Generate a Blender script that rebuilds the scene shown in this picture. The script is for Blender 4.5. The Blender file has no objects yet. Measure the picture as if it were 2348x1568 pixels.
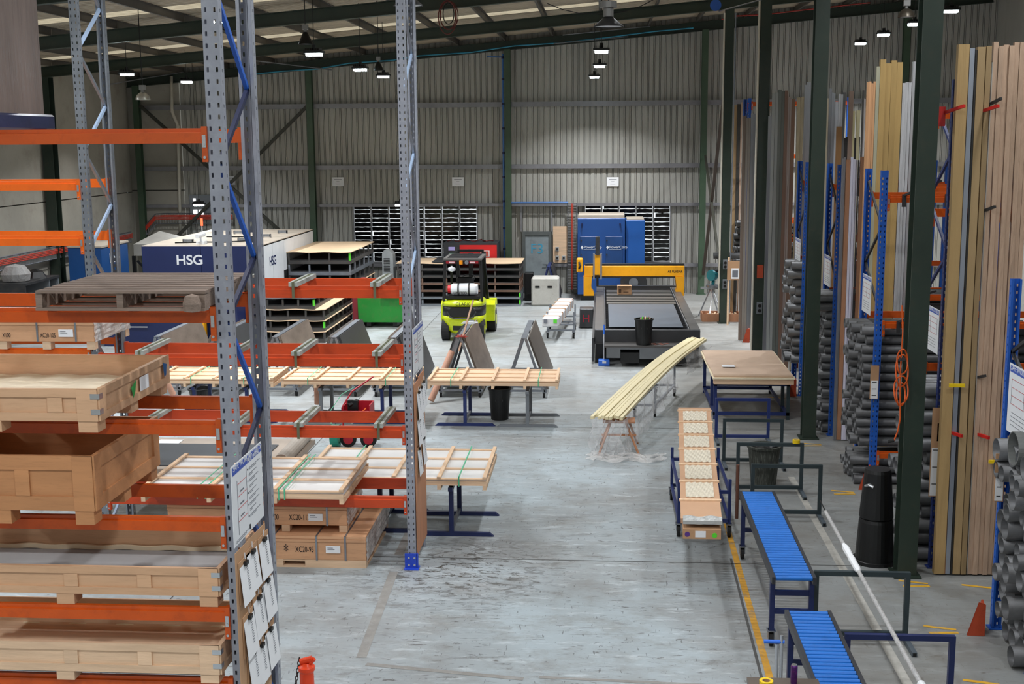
import bpy, math, random
from mathutils import Vector, Matrix
R_ = random.Random(7)
scene = bpy.context.scene
COL = scene.collection

# ---------------- camera ----------------
F_PX, CX, CY = 2803.0, 1174.0, 784.0
YAW, PIT, ROL, CAMZ = 0.07449117, 0.16480742, -0.00762528, 5.2
_cy, _sy, _cp, _sp = math.cos(YAW), math.sin(YAW), math.cos(PIT), math.sin(PIT)
FWD = Vector((-_sy * _cp, _cy * _cp, -_sp))
_rt = Vector((_cy, _sy, 0.0)); _up = _rt.cross(FWD)
RGT = math.cos(ROL) * _rt + math.sin(ROL) * _up
UPV = -math.sin(ROL) * _rt + math.cos(ROL) * _up
CAM = Vector((0, 0, CAMZ))
cd = bpy.data.cameras.new('camera'); cam = bpy.data.objects.new('camera', cd); COL.objects.link(cam)
cd.sensor_fit = 'HORIZONTAL'; cd.sensor_width = 36.0; cd.lens = F_PX / 2348 * 36.0
cd.clip_start = 0.05; cd.clip_end = 300
cam.matrix_world = Matrix(((RGT.x, UPV.x, -FWD.x, CAM.x), (RGT.y, UPV.y, -FWD.y, CAM.y), (RGT.z, UPV.z, -FWD.z, CAM.z), (0, 0, 0, 1)))
scene.camera = cam

def at(x, y, X=None, Y=None, Z=None):
    """the point of a world plane seen at a pixel of the photograph"""
    d = RGT * ((x - CX) / F_PX) - UPV * ((y - CY) / F_PX) + FWD
    if Z is not None: t = (Z - CAMZ) / d.z
    elif Y is not None: t = Y / d.y
    else: t = X / d.x
    return CAM + d * t

# ---------------- world, exposure ----------------
w = bpy.data.worlds.new('world'); scene.world = w; w.use_nodes = True
w.node_tree.nodes['Background'].inputs[0].default_value = (0.90, 0.96, 1.0, 1)
w.node_tree.nodes['Background'].inputs[1].default_value = 1.15
scene.view_settings.view_transform = 'Standard'; scene.view_settings.look = 'None'
scene.view_settings.gamma = 1.0; scene.view_settings.use_curve_mapping = False
scene.view_settings.exposure = 0.0
scene.cycles.max_bounces = 6; scene.cycles.transparent_max_bounces = 16
scene.cycles.use_denoising = True
LED_W = 215.0

# ---------------- helpers ----------------
def lin(h):
    h = h.lstrip('#'); o = []
    for i in (0, 2, 4):
        c = int(h[i:i + 2], 16) / 255
        o.append(c / 12.92 if c <= 0.04045 else ((c + 0.055) / 1.055) ** 2.4)
    return (*o, 1.0)

MATS = {}
def M(name, col, rough=0.5, metal=0.0, var=0.12, scale=2.0, bump=0.0, bscale=40.0, rnd=0.0, dirt=None, stretch=(1, 1, 1), emit=None, spec=0.5, trans=0.0):
    if name in MATS: return MATS[name]
    m = bpy.data.materials.new(name); m.use_nodes = True; nt = m.node_tree; N = nt.nodes; L = nt.links
    b = N['Principled BSDF']
    b.inputs['Roughness'].default_value = rough; b.inputs['Metallic'].default_value = metal
    b.inputs['Specular IOR Level'].default_value = spec
    c = lin(col) if isinstance(col, str) else col
    tc = N.new('ShaderNodeTexCoord'); mp = N.new('ShaderNodeMapping'); mp.inputs['Scale'].default_value = stretch
    L.new(tc.outputs['Object'], mp.inputs['Vector'])
    oi = N.new('ShaderNodeObjectInfo')
    ad = N.new('ShaderNodeVectorMath'); ad.operation = 'ADD'; L.new(mp.outputs[0], ad.inputs[0])
    sc = N.new('ShaderNodeMath'); sc.operation = 'MULTIPLY'; sc.inputs[1].default_value = 37.0; L.new(oi.outputs['Random'], sc.inputs[0])
    L.new(sc.outputs[0], ad.inputs[1])
    nz = N.new('ShaderNodeTexNoise'); nz.inputs['Scale'].default_value = scale; nz.inputs['Detail'].default_value = 5; nz.inputs['Roughness'].default_value = 0.6
    L.new(ad.outputs[0], nz.inputs['Vector'])
    mr = N.new('ShaderNodeMapRange'); mr.inputs[1].default_value = 0.3; mr.inputs[2].default_value = 0.7
    mr.inputs[3].default_value = 1 - var; mr.inputs[4].default_value = 1 + var; L.new(nz.outputs['Fac'], mr.inputs[0])
    mul = N.new('ShaderNodeMix'); mul.data_type = 'RGBA'; mul.blend_type = 'MULTIPLY'; mul.inputs[0].default_value = 1.0
    mul.inputs[6].default_value = c; L.new(mr.outputs[0], mul.inputs[7])
    out = mul.outputs[2]
    if rnd:
        r2 = N.new('ShaderNodeMapRange'); r2.inputs[3].default_value = 1 - rnd; r2.inputs[4].default_value = 1 + rnd * 0.6
        L.new(oi.outputs['Random'], r2.inputs[0])
        m2 = N.new('ShaderNodeMix'); m2.data_type = 'RGBA'; m2.blend_type = 'MULTIPLY'; m2.inputs[0].default_value = 1.0
        L.new(out, m2.inputs[6]); L.new(r2.outputs[0], m2.inputs[7]); out = m2.outputs[2]
    if dirt:
        dc, amt, ds = dirt
        n2 = N.new('ShaderNodeTexNoise'); n2.inputs['Scale'].default_value = ds; n2.inputs['Detail'].default_value = 8; n2.inputs['Roughness'].default_value = 0.7
        L.new(ad.outputs[0], n2.inputs['Vector'])
        r3 = N.new('ShaderNodeMapRange'); r3.inputs[1].default_value = 0.52; r3.inputs[2].default_value = 0.72; r3.inputs[4].default_value = amt
        L.new(n2.outputs['Fac'], r3.inputs[0])
        m3 = N.new('ShaderNodeMix'); m3.data_type = 'RGBA'; L.new(r3.outputs[0], m3.inputs[0]); L.new(out, m3.inputs[6]); m3.inputs[7].default_value = lin(dc)
        out = m3.outputs[2]
    L.new(out, b.inputs['Base Color'])
    if bump:
        n3 = N.new('ShaderNodeTexNoise'); n3.inputs['Scale'].default_value = bscale; n3.inputs['Detail'].default_value = 4
        L.new(ad.outputs[0], n3.inputs['Vector'])
        bp = N.new('ShaderNodeBump'); bp.inputs['Strength'].default_value = bump; bp.inputs['Distance'].default_value = 0.02
        L.new(n3.outputs['Fac'], bp.inputs['Height']); L.new(bp.outputs[0], b.inputs['Normal'])
    if emit:
        b.inputs['Emission Color'].default_value = lin(emit[0]); b.inputs['Emission Strength'].default_value = emit[1]
    MATS[name] = m; return m

def film(name, col='#ffffff', opac=0.25, rough=0.18, bs=0.9, ns=9):
    m = bpy.data.materials.new(name); m.use_nodes = True; nt = m.node_tree; N = nt.nodes; L = nt.links
    b = N['Principled BSDF']; b.inputs['Base Color'].default_value = lin(col); b.inputs['Roughness'].default_value = rough
    tr = N.new('ShaderNodeBsdfTransparent'); mx = N.new('ShaderNodeMixShader')
    lw = N.new('ShaderNodeLayerWeight'); lw.inputs[0].default_value = 0.25
    tc = N.new('ShaderNodeTexCoord'); nz = N.new('ShaderNodeTexNoise'); nz.inputs['Scale'].default_value = ns; nz.inputs['Detail'].default_value = 6
    nz.inputs['Distortion'].default_value = 1.5
    L.new(tc.outputs['Object'], nz.inputs['Vector'])
    bp = N.new('ShaderNodeBump'); bp.inputs['Strength'].default_value = bs; bp.inputs['Distance'].default_value = 0.05
    L.new(nz.outputs['Fac'], bp.inputs['Height']); L.new(bp.outputs[0], b.inputs['Normal'])
    mt = N.new('ShaderNodeMath'); mt.operation = 'MULTIPLY_ADD'; mt.inputs[1].default_value = 0.5; mt.inputs[2].default_value = opac
    L.new(lw.outputs['Facing'], mt.inputs[0])
    L.new(mt.outputs[0], mx.inputs[0]); L.new(tr.outputs[0], mx.inputs[1]); L.new(b.outputs[0], mx.inputs[2])
    L.new(mx.outputs[0], N['Material Output'].inputs[0]); MATS[name] = m; return m

def mesh_of(name, vs, fs, mat, smooth=False):
    me = bpy.data.meshes.new(name); me.from_pydata(vs, [], fs); me.update()
    if mat is not None: me.materials.append(mat)
    if smooth: me.polygons.foreach_set('use_smooth', [True] * len(me.polygons))
    return me

class MB:
    def __init__(s): s.v = []; s.f = []
    def add(s, vs, fs):
        n = len(s.v); s.v += [tuple(v) for v in vs]; s.f += [tuple(i + n for i in f) for f in fs]; return s
    def box(s, x0, x1, y0, y1, z0, z1):
        return s.add([(x0, y0, z0), (x1, y0, z0), (x1, y1, z0), (x0, y1, z0), (x0, y0, z1), (x1, y0, z1), (x1, y1, z1), (x0, y1, z1)],
                     [(0, 3, 2, 1), (4, 5, 6, 7), (0, 1, 5, 4), (1, 2, 6, 5), (2, 3, 7, 6), (3, 0, 4, 7)])
    def bar(s, p, q, w, h, up=(0, 0, 1)):
        p, q = Vector(p), Vector(q); d = (q - p).normalized(); up = Vector(up)
        if abs(d.dot(up)) > 0.99: up = Vector((0, 1, 0))
        a = d.cross(up).normalized(); b = a.cross(d).normalized()
        vs = []
        for c in (p, q):
            for sa, sb in ((-1, -1), (1, -1), (1, 1), (-1, 1)): vs.append(c + a * (sa * w / 2) + b * (sb * h / 2))
        return s.add(vs, [(0, 1, 2, 3), (7, 6, 5, 4), (0, 4, 5, 1), (1, 5, 6, 2), (2, 6, 7, 3), (3, 7, 4, 0)])
    def cyl(s, p, q, r0, r1=None, n=16, caps=True):
        r1 = r0 if r1 is None else r1
        p, q = Vector(p), Vector(q); d = (q - p).normalized(); up = Vector((0, 0, 1)) if abs(d.z) < 0.9 else Vector((1, 0, 0))
        a = d.cross(up).normalized(); b = d.cross(a).normalized(); vs = []
        for c, r in ((p, r0), (q, r1)):
            for i in range(n):
                t = 2 * math.pi * i / n; vs.append(c + a * (math.cos(t) * r) + b * (math.sin(t) * r))
        fs = [(i, (i + 1) % n, n + (i + 1) % n, n + i) for i in range(n)]
        if caps: fs += [tuple(range(n - 1, -1, -1)), tuple(range(n, 2 * n))]
        return s.add(vs, fs)
    def pipe(s, p, q, r, t, n=14):          # open tube with wall thickness
        p, q = Vector(p), Vector(q); d = (q - p).normalized(); up = Vector((0, 0, 1)) if abs(d.z) < 0.9 else Vector((1, 0, 0))
        a = d.cross(up).normalized(); b = d.cross(a).normalized(); vs = []
        for c, rr in ((p, r), (q, r), (q, r - t), (p, r - t)):
            for i in range(n):
                u = 2 * math.pi * i / n; vs.append(c + a * (math.cos(u) * rr) + b * (math.sin(u) * rr))
        fs = []
        for k in range(4):
            k2 = (k + 1) % 4
            fs += [(k * n + i, k * n + (i + 1) % n, k2 * n + (i + 1) % n, k2 * n + i) for i in range(n)]
        return s.add(vs, fs)
    def tube(s, pts, r, n=8):
        pts = [Vector(p) for p in pts]; rings = []; prev = None; vs = []
        for i, p in enumerate(pts):
            d = ((pts[min(i + 1, len(pts) - 1)] - pts[max(i - 1, 0)])).normalized()
            if prev is None:
                up = Vector((0, 0, 1)) if abs(d.z) < 0.9 else Vector((1, 0, 0)); a = d.cross(up).normalized()
            else: a = (prev - d * prev.dot(d)).normalized()
            prev = a; b = d.cross(a)
            rr = r[i] if isinstance(r, (list, tuple)) else r
            for k in range(n):
                t = 2 * math.pi * k / n; vs.append(p + a * (math.cos(t) * rr) + b * (math.sin(t) * rr))
        fs = []
        for i in range(len(pts) - 1):
            fs += [(i * n + k, i * n + (k + 1) % n, (i + 1) * n + (k + 1) % n, (i + 1) * n + k) for k in range(n)]
        fs += [tuple(range(n - 1, -1, -1)), tuple(range((len(pts) - 1) * n, len(pts) * n))]
        return s.add(vs, fs)
    def prism(s, poly, axis, a0, a1):       # poly in the two other axes (cyclic order kept)
        def P(u, v, w): return {'x': (w, u, v), 'y': (u, w, v), 'z': (u, v, w)}[axis]
        n = len(poly); vs = [P(u, v, a0) for u, v in poly] + [P(u, v, a1) for u, v in poly]
        return s.add(vs, [tuple(range(n)), tuple(range(2 * n - 1, n - 1, -1))] + [(i, n + i, n + (i + 1) % n, (i + 1) % n) for i in range(n)])
    def lathe(s, prof, c, n=24, axis='z', closed=False):
        vs = []; c = Vector(c)
        for r, h in prof:
            for i in range(n):
                t = 2 * math.pi * i / n; a, b = r * math.cos(t), r * math.sin(t)
                vs.append(c + Vector({'z': (a, b, h), 'y': (a, h, b), 'x': (h, a, b)}[axis]))
        m = len(prof); fs = [(j * n + i, j * n + (i + 1) % n, (j + 1) * n + (i + 1) % n, (j + 1) * n + i) for j in range(m - 1) for i in range(n)]
        if closed: fs += [tuple(range(n - 1, -1, -1)), tuple(range((m - 1) * n, m * n))]
        return s.add(vs, fs)
    def grid(s, f, nu, nv):
        vs = [f(i / nu, j / nv) for j in range(nv + 1) for i in range(nu + 1)]
        return s.add(vs, [(j * (nu + 1) + i, j * (nu + 1) + i + 1, (j + 1) * (nu + 1) + i + 1, (j + 1) * (nu + 1) + i) for j in range(nv) for i in range(nu)])
    def slab(s, f, nu, nv, t):              # a grid surface with thickness t downwards
        g = lambda u, v: Vector(f(u, v))
        s.grid(g, nu, nv); s.grid(lambda u, v: g(u, v) - Vector((0, 0, t)), nu, nv)
        for k in range(nu):
            for v in (0, 1):
                a, b = g(k / nu, v), g((k + 1) / nu, v); d = Vector((0, 0, t)); s.add([a, b, b - d, a - d], [(0, 1, 2, 3)])
        for k in range(nv):
            for u in (0, 1):
                a, b = g(u, k / nv), g(u, (k + 1) / nv); d = Vector((0, 0, t)); s.add([a, b, b - d, a - d], [(0, 1, 2, 3)])
        return s

WL = {}
def B(name, mb, mat, parent=None, smooth=False, label=None, cat=None, group=None, kind=None, loc=None, bev=0, recalc=False):
    """one mesh object; vertices are given in world space"""
    o0 = Vector(WL.get(parent.name, (0, 0, 0))) if parent is not None else Vector(loc if loc is not None else (0, 0, 0))
    if parent is None and loc is None and mb.v:
        xs, ys, zs = zip(*mb.v); o0 = Vector(((min(xs) + max(xs)) / 2, (min(ys) + max(ys)) / 2, min(zs)))
    vs = [(v[0] - o0.x, v[1] - o0.y, v[2] - o0.z) for v in mb.v]
    me = mesh_of(name, vs, mb.f, mat, smooth)
    if recalc:
        import bmesh
        b = bmesh.new(); b.from_mesh(me); bmesh.ops.recalc_face_normals(b, faces=b.faces[:]); b.to_mesh(me); b.free()
    o = bpy.data.objects.new(name, me); COL.objects.link(o)
    if parent is not None: o.parent = parent
    else: o.location = o0
    WL[o.name] = tuple(o0)
    tag(o, label, cat, group, kind)
    if bev:
        md = o.modifiers.new('edge', 'BEVEL'); md.width = bev; md.segments = 1; md.limit_method = 'ANGLE'
    return o
def tag(o, label=None, cat=None, group=None, kind=None):
    if label: o['label'] = label
    if cat: o['category'] = cat
    if group: o['group'] = group
    if kind: o['kind'] = kind
    return o
def T(name, label, cat, loc, group=None, kind=None):
    o = bpy.data.objects.new(name, None); COL.objects.link(o); o.location = loc; o.empty_display_size = 0.2
    WL[o.name] = tuple(loc); return tag(o, label, cat, group, kind)
def dup(root, loc, label=None, group=None, rz=None, parent=None):
    c = root.copy(); COL.objects.link(c)
    if parent is None and loc is not None: c.location = loc; WL[c.name] = tuple(loc)
    if parent is not None: c.parent = parent
    if rz is not None: c.rotation_euler = (0, 0, rz)
    if label: c['label'] = label
    if group: c['group'] = group
    for ch in list(KIDS(root)): dup(ch, None, parent=c)
    return c
def KIDS(o): return [x for x in COL.objects if x.parent == o] if o.name not in KC else KC[o.name]
KC = {}
def finish(root):                            # remember the children so that copying stays quick
    ks = [x for x in root.children_recursive]
    for o in [root] + ks: KC[o.name] = [x for x in ks if x.parent == o]
def text(body, origin, u, v, size, mat, parent, name='lettering', off=0.004, ext=0.002, align='LEFT', shear=0.0, xs=1.0, bold=0.0):
    """lettering on a plane: u along the line, v up"""
    cu = bpy.data.curves.new(name, 'FONT'); cu.body = body; cu.size = size; cu.extrude = ext; cu.align_x = align; cu.shear = shear; cu.offset = bold * size
    cu.materials.append(mat); o = bpy.data.objects.new(name, cu); COL.objects.link(o)
    u, v = Vector(u).normalized(), Vector(v).normalized(); n = u.cross(v); p = Vector(origin) + n * off
    u = u * xs
    o.matrix_world = Matrix(((u.x, v.x, n.x, p.x), (u.y, v.y, n.y, p.y), (u.z, v.z, n.z, p.z), (0, 0, 0, 1)))
    if parent is not None:
        o.parent = parent; o.matrix_parent_inverse = Matrix.Translation(-Vector(WL[parent.name]))
    return o
def Z_(y, Y, x=300): return at(x, y, Y=Y).z

def fonts_to_meshes():
    bpy.context.view_layer.update(); dg = bpy.context.evaluated_depsgraph_get()
    for o in [x for x in COL.objects if x.type == 'FONT']:
        me = bpy.data.meshes.new_from_object(o.evaluated_get(dg)); n = bpy.data.objects.new('lettering', me); COL.objects.link(n)
        if not me.materials: me.materials.append(o.data.materials[0])
        n.parent = o.parent; n.matrix_parent_inverse = o.matrix_parent_inverse.copy(); n.matrix_basis = o.matrix_basis.copy()
        bpy.data.objects.remove(o)
# ---------------- materials ----------------
m_green = M('dark_green_paint', '#26332a', 0.45, var=0.15, scale=1.5, dirt=('#4a3f30', 0.25, 6))
m_galv = M('galvanised_steel', '#8f949c', 0.38, 0.75, var=0.15, scale=6, rnd=0.1)
m_post = M('grey_rack_paint', '#979ba6', 0.36, 0.25, var=0.10, scale=8, dirt=('#c0c2c8', 0.2, 20))
m_orange = M('orange_beam_paint', '#c9520c', 0.38, var=0.10, scale=3, dirt=('#7a2a10', 0.35, 9))
m_orange2 = M('bright_orange_beam_paint', '#e8660c', 0.38, var=0.06, scale=3, dirt=('#8a3a10', 0.2, 9))
m_red = M('red_orange_beam_paint', '#c4451b', 0.36, var=0.08, scale=3, dirt=('#5e1c10', 0.35, 7), stretch=(0.4, 2, 2))
m_blue = M('blue_rack_paint', '#2159b4', 0.4, var=0.1, scale=5)
m_dblue = M('dark_blue_rack_paint', '#1c2c62', 0.4, var=0.1, scale=5)
m_black = M('black_plastic', '#0d0e0f', 0.42, var=0.1, scale=4)
m_rub = M('black_rubber', '#131313', 0.8, var=0.1)
m_dsteel = M('dark_steel', '#3a3b3d', 0.5, 0.4, var=0.2, scale=3, dirt=('#5b4638', 0.35, 6))
m_frame = M('dark_green_grey_paint', '#2b373b', 0.45, var=0.12, scale=4)
m_navy = M('navy_paint', '#172452', 0.42, var=0.08, scale=2)
m_white = M('white_paint', '#dfe2e6', 0.5, var=0.04)
m_paper = M('white_paper', '#e9ebee', 0.8, var=0.03)
m_ink = M('black_ink', '#17171a', 0.8, var=0.02)
m_print = M('grey_print', '#6d7078', 0.8, var=0.02)
m_bhead = M('blue_print', '#3c56ad', 0.7, var=0.03)
m_redp = M('red_print', '#b0353a', 0.7, var=0.03)
m_pine = M('pale_pine', '#e2c1a0', 0.65, var=0.13, scale=3, rnd=0.12, stretch=(0.6, 6, 6), bump=0.15, bscale=30)
m_piney = M('pale_pine_crosswise', '#e3c2a0', 0.65, var=0.13, scale=3, rnd=0.12, stretch=(6, 0.6, 6))
m_ply = M('pinkish_plywood', '#d2a17a', 0.6, var=0.10, scale=2.5, rnd=0.10, stretch=(0.5, 3, 5), dirt=('#8d5f42', 0.25, 14))
m_ply2 = M('crate_plywood', '#d1a884', 0.6, var=0.10, scale=2.5, rnd=0.10, stretch=(0.5, 3, 5), dirt=('#9b7350', 0.25, 16))
m_ply3 = M('reddish_crate_plywood', '#bd8659', 0.6, var=0.10, scale=2.5, rnd=0.10, stretch=(0.5, 3, 5), dirt=('#7d5236', 0.3, 14))
m_old = M('weathered_timber', '#857468', 0.85, var=0.22, scale=4, rnd=0.15, stretch=(0.5, 5, 5), bump=0.4, bscale=25)
m_card = M('brown_cardboard', '#b8906c', 0.75, var=0.06, scale=4, rnd=0.06)
m_tanpaper = M('tan_kraft_paper', '#ccb19a', 0.7, var=0.05, scale=3, bump=0.3, bscale=8)
m_alum = M('bright_aluminium', '#c3c6cb', 0.3, 0.7, var=0.08, scale=4, rnd=0.1)
m_tubeal = M('dull_aluminium_tube', '#6d6e70', 0.45, 0.65, var=0.18, scale=3, rnd=0.25, dirt=('#4c4a48', 0.5, 5))
m_grey = M('grey_paint', '#70757a', 0.45, var=0.08)
m_yel = M('machine_yellow', '#eda512', 0.4, var=0.05, dirt=('#9c6d18', 0.2, 9))
m_strapg = M('green_strap', '#55b98e', 0.5, var=0.05)
m_gtape = M('lime_tape', '#58d030', 0.6, var=0.05)
m_chrome = M('chrome_clip', '#cfd2d6', 0.25, 0.9, var=0.05)
m_film = film('clear_stretch_film', '#f2f2f4', 0.20)
m_film2 = film('milky_stretch_film', '#e8e6e4', 0.28, 0.25)
m_led = M('led_lens', '#ffffff', emit=('#eafcff', 40.0), var=0)
# ---------------- the shell of the building ----------------
YW = 41.4                                    # back wall
RZ = lambda X: 8.34 + 0.083 * X              # underside of the rafters
PITCH = 6.77
RAFT_Y = [YW - PITCH * k for k in range(0, 7)]
XL, XR = -16.1, 12.4

def floor_material():
    m = bpy.data.materials.new('worn_painted_concrete'); m.use_nodes = True; nt = m.node_tree; N = nt.nodes; L = nt.links
    b = N['Principled BSDF']; b.inputs['Roughness'].default_value = 0.5; b.inputs['Specular IOR Level'].default_value = 0.45
    tc = N.new('ShaderNodeTexCoord')
    def noise(scale, detail=6, rough=0.6, st=(1, 1, 1), dist=0.0):
        mp = N.new('ShaderNodeMapping'); mp.inputs['Scale'].default_value = st; L.new(tc.outputs['Object'], mp.inputs[0])
        n = N.new('ShaderNodeTexNoise'); n.inputs['Scale'].default_value = scale; n.inputs['Detail'].default_value = detail
        n.inputs['Roughness'].default_value = rough; n.inputs['Distortion'].default_value = dist; L.new(mp.outputs[0], n.inputs['Vector']); return n.outputs['Fac']
    def rng(s, a, b_, c=0.0, d=1.0):
        r = N.new('ShaderNodeMapRange'); r.inputs[1].default_value = a; r.inputs[2].default_value = b_; r.inputs[3].default_value = c; r.inputs[4].default_value = d
        L.new(s, r.inputs[0]); return r.outputs[0]
    def mix(f, a, c):
        x = N.new('ShaderNodeMix'); x.data_type = 'RGBA'; L.new(f, x.inputs[0])
        if isinstance(a, tuple): x.inputs[6].default_value = a
        else: L.new(a, x.inputs[6])
        x.inputs[7].default_value = c; return x.outputs[2]
    c = mix(rng(noise(0.45, 4), 0.35, 0.65), lin('#a9b5bb'), lin('#8f9394'))
    c = mix(rng(noise(1.3, 9, 0.75, (1, 1.5, 1)), 0.48, 0.70, 0, 0.75), c, lin('#82807b'))
    c = mix(rng(noise(5, 10, 0.75, (0.35, 1.4, 1)), 0.54, 0.66, 0, 0.55), c, lin('#cdd6da'))
    c = mix(rng(noise(2.2, 12, 0.8, (0.5, 2.2, 1), 0.6), 0.56, 0.66, 0, 0.75), c, lin('#676663'))
    c = mix(rng(noise(14, 6, 0.6, (0.35, 1.8, 1), 1.0), 0.62, 0.66, 0, 0.8), c, lin('#54524f'))
    c = mix(rng(noise(22, 4, 0.5, (1.6, 0.3, 1), 0.5), 0.66, 0.69, 0, 0.6), c, lin('#4b4a48'))
    # browner, dirtier along the right-hand side (beyond the yellow line) and towards the back
    sp = N.new('ShaderNodeSeparateXYZ'); L.new(tc.outputs['Object'], sp.inputs[0])
    c2 = N.new('ShaderNodeMix'); c2.data_type = 'RGBA'; L.new(rng(sp.outputs['X'], 1.0, 2.0, 0, 0.65), c2.inputs[0]); L.new(c, c2.inputs[6]); c2.inputs[7].default_value = lin('#77736c')
    c3 = N.new('ShaderNodeMix'); c3.data_type = 'RGBA'; L.new(rng(sp.outputs['Y'], 21.5, 23.5, 0, 0.4), c3.inputs[0]); L.new(c2.outputs[2], c3.inputs[6]); c3.inputs[7].default_value = lin('#8f8c86')
    # black tyre scuffs round the foot of the second rack frame
    cmb = N.new('ShaderNodeVectorMath'); cmb.operation = 'DISTANCE'; L.new(tc.outputs['Object'], cmb.inputs[0]); cmb.inputs[1].default_value = (-1.75, 14.2, 0)
    a1 = rng(cmb.outputs['Value'], 0.3, 1.6, 1, 0); n1 = rng(noise(9, 8, 0.7, (0.6, 1.2, 1), 1), 0.52, 0.58)
    ml = N.new('ShaderNodeMath'); ml.operation = 'MULTIPLY'; L.new(a1, ml.inputs[0]); L.new(n1, ml.inputs[1])
    c4 = N.new('ShaderNodeMix'); c4.data_type = 'RGBA'; L.new(ml.outputs[0], c4.inputs[0]); L.new(c3.outputs[2], c4.inputs[6]); c4.inputs[7].default_value = lin('#4a4743')
    L.new(c4.outputs[2], b.inputs['Base Color'])
    L.new(rng(noise(3, 5), 0.3, 0.7, 0.36, 0.62), b.inputs['Roughness'])
    bp = N.new('ShaderNodeBump'); bp.inputs['Strength'].default_value = 0.15; bp.inputs['Distance'].default_value = 0.01
    L.new(noise(8, 8), bp.inputs['Height']); L.new(bp.outputs[0], b.inputs['Normal'])
    return m
fl = B('floor', MB().box(XL - .3, XR + .3, -3, YW + .3, -0.2, 0), floor_material(), kind='structure', loc=(0, 0, 0))
m_joint = M('floor_joint_grime', '#4a4947', 0.9, var=0.1)
m_tape = M('grey_floor_tape', '#8c8a86', 0.7, var=0.12, scale=8, dirt=('#b0b4b6', 0.4, 6))
m_yline = M('yellow_line_paint', '#bf8c28', 0.6, var=0.25, scale=5, dirt=('#77736a', 0.95, 7))
def strip(name, p, q, wd, mat, z=0.002):
    p, q = Vector((p[0], p[1], 0)), Vector((q[0], q[1], 0)); d = (q - p).normalized(); a = Vector((-d.y, d.x, 0)) * wd / 2
    b = MB(); n = max(2, int((q - p).length / 0.4)); vs = []
    for i in range(n + 1):
        c = p.lerp(q, i / n); j = 1 + R_.uniform(-.06, .06)
        vs += [c + a * j + Vector((0, 0, z)), c - a * j + Vector((0, 0, z))]
    b.add(vs, [(2 * i, 2 * i + 1, 2 * i + 3, 2 * i + 2) for i in range(n)])
    return B(name, b, mat, fl)
for y in (13.0 + 0, ) : pass
strip('floor_joint', (XL, 14.72), (XR, 14.55), 0.016, m_joint)
strip('floor_joint', (XL, 21.85), (XR, 21.7), 0.018, m_joint)
strip('floor_joint', (XL, 29.0), (XR, 28.9), 0.018, m_joint)
strip('floor_joint', (XL, 35.8), (XR, 35.8), 0.018, m_joint)
strip('floor_joint', (-4.95, 8), (-4.9, 41), 0.016, m_joint)
strip('floor_tape', (-2.52, 14.1), (-2.43, 11.6), 0.11, m_tape)
strip('floor_tape', (-2.56, 14.7), (-2.6, 17.5), 0.11, m_tape)
strip('floor_tape', (-2.35, 11.45), (-0.75, 11.2), 0.07, m_tape)
strip('floor_tape', (-0.6, 11.25), (1.3, 11.15), 0.05, m_tape)
strip('floor_tape', (2.93, 18.6), (2.95, 9.0), 0.10, M('pale_floor_tape', '#a8a69f', 0.7, var=0.15, scale=8, dirt=('#77736b', 0.5, 5)))
strip('yellow_line', (1.70, 16.2), (1.62, 9.0), 0.075, m_yline)
strip('floor_channel', (1.62, 14.8), (1.53, 9.0), 0.03, m_joint)
m_yx = M('yellow_mark_paint', '#d9a62c', 0.6, var=0.15, scale=5, dirt=('#8a8578', 0.8, 7))
for x, y in ((1932, 1127), (2000, 1212), (2094, 1335), (2240, 1345), (2155, 1440), (1860, 1018), (1990, 1063), (1870, 958), (2250, 1565), (1780, 912), (1710, 775)):
    p = at(x, y, Z=0)
    strip('yellow_cross_mark', (p.x - .16, p.y + .05), (p.x + .16, p.y - .04), 0.05, m_yx, .003)
    if x in (1932, 2094, 2155, 1860): strip('yellow_cross_mark', (p.x - .15, p.y - .14), (p.x + .16, p.y - .12), 0.05, m_yx, .0035)

# back wall: trapezoid profiled steel sheets, one object per sheet
m_sheet = M('grey_wall_sheet', '#aaa9a2', 0.55, 0.15, var=0.10, scale=1.0, stretch=(1, 1, 0.25), dirt=('#6a5d50', 0.30, 1.1), rnd=0.05)
def profile_sheet(x0, x1, z0, z1, y, ribs=4):
    b = MB(); n = ribs; p = (x1 - x0) / n; pts = []
    for k in range(n):
        a = x0 + k * p
        pts += [(a, 0), (a + p * .66, 0), (a + p * .68, .05), (a + p * .73, .05), (a + p * .75, -.004), (a + p * .90, -.004), (a + p * .92, .05), (a + p * .97, .05), (a + p * .99, 0)]
    pts.append((x1, 0)); vs = []
    for (u, d) in pts: vs += [(u, y + d, z0), (u, y + d, z1)]
    b.add(vs, [(2 * i, 2 * i + 1, 2 * i + 3, 2 * i + 2) for i in range(len(pts) - 1)]); return b
wb = T('wall_back', None, None, (0, YW, 0), kind='structure')
openings = [(-8.50, -4.22, 1.05, 3.0), (-0.62, 2.29, 1.05, 3.0)]
x = -14.34; sw = 0.764
while x < XR:
    x1 = x + sw
    cut = [o for o in openings if x1 > o[0] + .02 and x < o[1] - .02]
    zt = RZ(x1) + 0.9
    if not cut: B('wall_sheet', profile_sheet(x, x1, 0, zt, YW), m_sheet, wb)
    else:
        o = cut[0]
        B('wall_sheet', profile_sheet(x, x1, o[3], zt, YW), m_sheet, wb); B('wall_sheet', profile_sheet(x, x1, 0, o[2], YW), m_sheet, wb)
        if x < o[0] - .02: B('wall_sheet', profile_sheet(x, o[0], o[2], o[3], YW, max(1, round((o[0] - x) / .19))), m_sheet, wb)
        if x1 > o[1] + .02: B('wall_sheet', profile_sheet(o[1], x1, o[2], o[3], YW, max(1, round((x1 - o[1]) / .19))), m_sheet, wb)
    x = x1
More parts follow.
